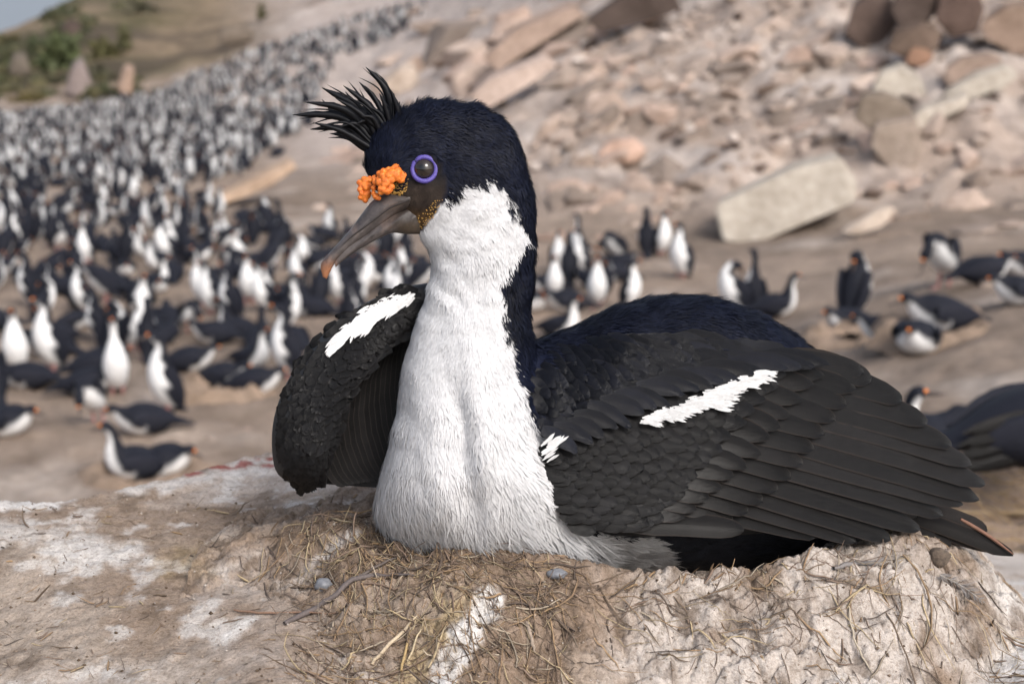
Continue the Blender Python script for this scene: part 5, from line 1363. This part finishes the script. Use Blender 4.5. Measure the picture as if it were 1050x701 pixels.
# facing: 0 = right of the photo, 180 = left, 270 = towards the camera, 90 = away
HAND = [
 ('stand', 18, 386, 285, 1.0, 'white bellied shag standing upright at the left edge of the photo'),
 ('stand', 50, 382, 225, 1.12, 'tall shag with black head turned, standing second from the left edge'),
 ('tall', 121, 405, 280, .95, 'shag stretching its white front and neck upright, nothing black showing on its breast'),
 ('stand', 168, 424, 205, 1.05, 'shag standing in left profile with black wing just right of the stretched white one'),
 ('rest', 148, 444, 200, 1.0, 'black shag sitting low behind the nearest pair on the left'),
 ('sit', 140, 490, 200, .95, 'nearest sitting black shag with orange bill at the edge of the left ledge'),
 ('rest', 168, 488, 340, 1.0, 'dark shag lying beside the nearest sitting one, facing right'),
 ('rest', 8, 446, 345, 1.0, 'sitting shag cut off by the left edge of the photo below the standing pair'),
 ('rest', 228, 398, 350, 1.0, 'shag sitting low with white breast to the right of the left standing group'),
 ('sit', 258, 376, 330, .9, 'shag sitting with white head and neck above dark body near the far wing'),
 ('stand', 300, 338, 20, .95, 'shag leaning right with white front just left above the far wing'),
 ('stand', 255, 310, 270, .9, 'shag facing the camera with full white front in the middle of the left crowd'),
 ('stand', 214, 322, 215, .95, 'slim shag standing in left profile left of the one facing the camera'),
 ('stand', 84, 322, 200, .95, 'shag standing left with white front in front of the dense left crowd'),
 ('stand', 174, 262, 265, .95, 'upright shag with white front rising from the middle of the left crowd'),
 ('rest', 28, 398, 190, 1.0, 'dark shag sitting at the feet of the leftmost standing shag'),
 ('rest', 92, 404, 10, 1.0, 'dark shag sitting between the standing ones at left'),
 ('rest', 196, 380, 10, 1.0, 'dark shag sitting right behind the left profile standing shag'),
 ('rest', 262, 404, 0, 1.0, 'dark shag lying flat just left of the spread far wing'),
 ('rest', 220, 352, 180, 1.0, 'dark shag sitting below the slim left profile shag'),
 ('sit', 60, 352, 200, .9, 'dark sitting shag behind the second standing shag from the left'),
 ('stand', 345, 312, 215, .9, 'white fronted shag standing just below the hooked bill tip'),
 ('stand', 412, 290, 250, .8, 'shag with white front seen right under the bill against the throat'),
 ('stand', 662, 263, 95, 1.05, 'shag standing with its black back turned, left one of a pair below the slope'),
 ('stand', 680, 262, 310, 1.0, 'white fronted shag standing right beside the black backed one below the slope'),
 ('stand', 696, 286, 215, 1.12, 'shag standing in left profile alone in front of the pair below the slope'),
 ('preen', 752, 328, 190, 1.15, 'white breasted shag bending its neck, in front of an upright black backed one'),
 ('tall', 772, 322, 120, .95, 'upright shag with black back turned, just behind the white breasted one at right'),
 ('sit', 795, 324, 5, 1.0, 'black shag sitting in right profile beside the upright black backed one'),
 ('preen', 874, 330, 60, 1.2, 'hunched black shag standing with its back to the camera, preening'),
 ('rest', 872, 344, 200, 1.05, 'dark shag sitting in front of the hunched preening one'),
 ('bow', 962, 296, 225, 1.25, 'shag bowing with arched black neck and white front, at upper right'),
 ('rest', 1008, 290, 10, 1.1, 'black shag sitting close to the right of the bowing one'),
 ('rest', 1048, 284, 200, 1.1, 'shag cut off by the right edge level with the bowing one'),
 ('rest', 962, 340, 190, 1.2, 'bulky black shag sitting with white flank below the bowing one'),
 ('rest', 940, 362, 240, 1.05, 'shag with white breast low down below the bulky sitting one'),
 ('rest', 905, 350, 170, .9, 'dark low shag left of the white breasted one at right'),
 ('rest', 1044, 312, 185, 1.0, 'dark shag sitting at the right edge below the cut off one'),
 ('stand', 594, 282, 200, .95, 'shag standing left right behind the neck of the big bird'),
 ('stand', 612, 316, 265, .95, 'white fronted shag facing the camera between neck and hump of the big bird'),
 ('sit', 574, 345, 330, 1.0, 'sitting shag with white neck right against the back of the big neck'),
 ('stand', 648, 318, 330, .9, 'shag standing with white front to the left edge of the dark hump'),
 ('rest', 630, 288, 180, 1.0, 'dark shag sitting behind the one facing the camera near the neck'),
 ('rest', 560, 300, 200, 1.0, 'dark shag sitting low tight behind the neck of the big bird'),
 ('stand', 572, 278, 300, .85, 'small white fronted shag farthest of those right behind the neck'),
]
taken = []
for pose, px, py, face, sc, lab in HAND:
    h = ground_hit(px, py)
    if h is None: continue
    place_bird(pose, h - np.array([0, 0, .012]), face, lab, G_NEAR, sc)
    taken.append(h[:2])
# low nest rings under some of the near sitting birds
def nest_ring(px, py, rr, label):
    h = ground_hit(px, py); r = np.random.default_rng(int(px))
    th = np.linspace(0, 2 * math.pi, 26, endpoint=False); ph = [(1.35, -.25), (1.1, .55), (.92, .85), (.7, .6), (.4, .35)]
    V = []; 
    for k, (q, zz) in enumerate(ph):
        for t in th:
            j = 1 + .1 * r.normal(); V.append((q * rr * math.cos(t) * j, q * rr * math.sin(t) * j, zz * .11 * (1 + .25 * r.normal())))
    o = mesh_np('nest', np.array(V), ring_faces(5, 26), M['earth'], col=np.repeat((MUD * 1.15)[None], len(V), 0) * r.uniform(.75, 1.2, (len(V), 1)))
    o.location = h; tag(o, label, 'nest')
nest_ring(150, 492, .30, 'low mud nest under the nearest sitting shags at left')
nest_ring(872, 352, .26, 'straw coloured nest under the dark shag in front of the preening one')
nest_ring(962, 346, .30, 'mossy nest under the bulky black shag at right')
nest_ring(228, 402, .26, 'mud nest under the shag with white breast left of the far wing')

# near neighbours on the right
def loc_at(px, py, Y):
    d = ray(px, py); s = Y / d[1]; return C0 + s * d
q = loc_at(929, 470, 4.9); place_bird('tall', q + np.array([0, 0, -.30]), 335, 'shag with orange caruncle looking right, only head and white neck above the big wing', G_NEAR)
q = loc_at(968, 448, 4.3); place_bird('rest', q + np.array([-.1, 0, -.12]), 20, 'shag showing only a dark round back just left of the neighbour nest', G_NEAR)
NB = loc_at(1046, 474, 3.55)
nb = place_bird('rest', NB + np.array([0.03, 0, -.01]), 8, 'large black neighbour shag on a straw nest, cut off by the right edge', None, 1.12)
for k in range(16):
    f_ = k / 15
    for s_ in range(2):
        pass
    a_ = np.array([.02 - .10 * f_, -.075 - .012 * math.sin(f_ * 3), .16 - .09 * (k % 4) / 3]); b_ = a_ + np.array([-.15, .02, -.05])
    t = np.linspace(0, 1, 6); pr = np.array([.5, .9, 1, 1, .8, .15]) * .016
    c_ = a_ + (b_ - a_) * t[:, None]; V = np.stack([c_ + np.array([0, 0, 1.]) * pr[:, None], c_ + np.array([0, -.006, 0]), c_ - np.array([0, 0, 1.]) * pr[:, None]], 1).reshape(-1, 3)
    U = np.stack([np.tile([0, .5, 1], 6), np.repeat(t, 3)], -1)
    wg = [c for c in nb.children if c.name.startswith('wing')][1]
    mesh_np('feather', V, grid_faces(6, 3), M['feather'], wg, uv=U)
nn_ = empty('nest', NB - np.array([0, 0, .1])); tag(nn_, 'straw nest of the neighbour shag at the right edge', 'nest')
r = np.random.default_rng(4); lines = []; rad = []; cols = []
for k in range(700):
    t = r.uniform(0, 6.28); rr = .25 * (1 + .35 * r.normal()); z = r.uniform(-.16, .07) * (1 if abs(rr) < .32 else .6)
    c_ = np.array([rr * math.cos(t) * 1.3, rr * math.sin(t), z]); hd = t + 1.57 + r.normal(0, .5); L = r.uniform(.05, .14)
    s_ = np.linspace(-.5, .5, 5)[:, None] * L
    lines.append(c_ + np.array([math.cos(hd), math.sin(hd), r.normal(0, .3)]) * s_ - np.array([math.cos(t), math.sin(t), .4]) * (s_ ** 2) * 3)
    rad.append(r.uniform(.0012, .0026)); cols.append(np.array([(.34, .23, .11), (.24, .16, .08), (.42, .31, .17), (.14, .09, .06)][r.integers(0, 4)]) * r.uniform(.8, 1.2))
V, F, Cc = tube_set(lines, rad, cols); tag(mesh_np('straw', V, F, M['straw'], nn_, col=Cc), kind='stuff')
th = np.linspace(0, 2 * math.pi, 30, endpoint=False); V = np.concatenate([np.stack([q_ * 1.3 * np.cos(th), q_ * np.sin(th), 0 * th + z_], 1) for q_, z_ in ((.42, -.32), (.34, -.1), (.25, .02), (.15, -.04), (.02, -.05))])
mesh_np('mud_mound', V, ring_faces(5, 30), M['earth'], nn_, col=np.repeat(MUD[None], len(V), 0))

# the crowd: individuals where they show largest, one mass beyond
COLONY = [(-400, 440), (-400, 150), (-80, 118), (0, 121), (60, 113), (150, 99), (215, 72), (270, 52), (330, 36), (395, 12), (432, 3), (440, 12), (410, 38), (350, 62), (330, 95), (318, 130), (290, 158), (225, 186), (205, 206), (240, 226), (300, 232), (380, 246), (440, 262), (560, 262), (640, 262), (640, 300), (560, 330), (420, 330), (310, 350), (280, 420), (150, 432), (60, 436)]
r = np.random.default_rng(21); pts = []
Yb = [(7.5, 14, 9.0), (14, 24, 7.5), (24, 45, 4.2), (45, 95, 2.9)]
for y0, y1, dens in Yb:
    x0, x1 = -.62 * y1, .12 * y1
    nn = int(dens * (x1 - x0) * (y1 - y0))
    X = r.uniform(x0, x1, nn); Y = r.uniform(y0, y1, nn); Z = terrain(X, Y)
    px, py, _ = proj(np.stack([X, Y, Z], -1)); ok = inpoly(px, py + 6 * fbm(px, py, 1 / 30, 2, 5), COLONY)
    ok &= (px > -40) | (r.random(nn) < .45)
    # clumps and gaps
    ok &= (fbm(X, Y, .28, 3, 88) + r.normal(0, .25, nn)) > np.where(Y < 16, -.62, -.42)
    pts.append(np.stack([X, Y, Z, px, py], 1)[ok])
pts = np.concatenate(pts)
pts = pts[np.argsort(pts[:, 1])]
kept = []
for p in pts:
    md_ = .31
    if all((p[0] - t[0]) ** 2 + (p[1] - t[1]) ** 2 > md_ ** 2 for t in (taken if p[1] < 26 else [])) :
        kept.append(p); taken.append(p[:2])
kept = np.array(kept)
vis = (kept[:, 3] > -15) & (kept[:, 3] < 1065)
ind = np.nonzero(vis)[0][:245]; rest_ = np.setdiff1d(np.arange(len(kept)), ind)
names = {'stand': 'standing', 'tall': 'stretching up', 'preen': 'preening', 'bow': 'bowing', 'sit': 'sitting up', 'rest': 'lying low'}
MARKS = [(18, 360, 'the leftmost standing shag'), (48, 345, 'the second leftmost shag'), (121, 365, 'the stretching white shag'), (168, 385, 'the near profile shag'), (300, 310, 'the right leaning shag'), (255, 285, 'the camera facing shag'), (213, 295, 'the slim left profile shag'),
         (83, 295, 'the shag fronting the crowd'), (173, 240, 'the upright mid crowd shag'), (258, 365, 'the white headed shag'), (345, 290, 'the shag below the bill tip'), (412, 270, 'the shag under the bill'), (594, 260, 'the shag behind the neck'), (225, 198, 'the sandy ledge'), (320, 205, 'the stones left of the bill')]
used_labels = {}
def crowd_label(pose, fd, px, py):
    if py < 222:
        z_ = next(t for x_, t in ((25, 'at the left edge'), (60, 'near the left edge'), (95, 'below the far green shrubs'), (125, 'below the narrow tan rock'), (160, 'right of the narrow tan rock'), (200, 'left of the sandy ledge'), (245, 'behind the sandy ledge'), (315, 'left of the crest'), (9999, 'behind the bill')) if px < x_)
        return 'small shag ' + names[pose] + ' ' + fd + (' midway back ' if py > 204 else ' far back ' if py > 188 else ' very far back ') + z_
    ds = sorted((math.hypot(px - m[0], py - m[1]), m) for m in MARKS)
    for d, m in ds[:5]:
        dx, dy = px - m[0], py - m[1]
        h_ = 'left' if dx < 0 else 'right'; v_ = 'behind' if dy < 0 else 'in front'
        rel = (v_ + ' and ' + h_) if .4 < abs(dx) / (abs(dy) + 1e-6) < 2.5 else (h_ if abs(dx) > abs(dy) else v_)
        q_ = 'just' if d < 22 else 'slightly' if d < 45 else 'well'
        lab = 'shag ' + names[pose] + ' ' + fd + ' ' + q_ + ' ' + rel + ' of ' + m[2]
        if len(lab.split()) > 16: lab = lab.replace(' ' + q_ + ' ', ' ')
        if lab not in used_labels: break
    used_labels[lab] = 1
    return lab
plist = ['stand', 'tall', 'preen', 'bow', 'sit', 'rest']
for k in ind:
    p = kept[k]; pose = r.choice(plist, p=[.19, .05, .10, .10, .24, .32]); face = float(r.choice([195, 225, 265, 315, 345, 20, 60, 75, 95, 110, 130, 160])) + r.normal(0, 15)
    fd = 'facing left' if math.cos(math.radians(face)) < -.4 else 'facing right' if math.cos(math.radians(face)) > .4 else 'facing us' if math.sin(math.radians(face)) < 0 else 'facing away'
    lab = crowd_label(pose, fd, p[3], p[4])
    place_bird(pose, p[:3] - np.array([0, 0, .012]), face, lab, 'shags of the left crowd', r.uniform(.84, 1.1), roll=r.normal(0, .09), parts=(p[1] < 17))
VV = []; FF = []; CC = []; off = 0
for k in rest_:
    p = kept[k]; pose = r.choice(plist, p=[.40, .10, .08, .04, .16, .22]); v, f, c = MERGED[pose]
    a = r.uniform(0, 6.283); s_ = r.uniform(.88, 1.1)
    ca, sa_ = math.cos(a) * s_, math.sin(a) * s_
    VV.append(np.stack([v[:, 0] * ca - v[:, 1] * sa_, v[:, 0] * sa_ + v[:, 1] * ca, v[:, 2] * s_ - .012], 1) + p[:3]); FF.append(f + off); off += len(v); CC.append(np.minimum(c, .55))
tag(mesh_np('shag_crowd', np.concatenate(VV), np.concatenate(FF), M['bird'], col=np.concatenate(CC)), kind='stuff')
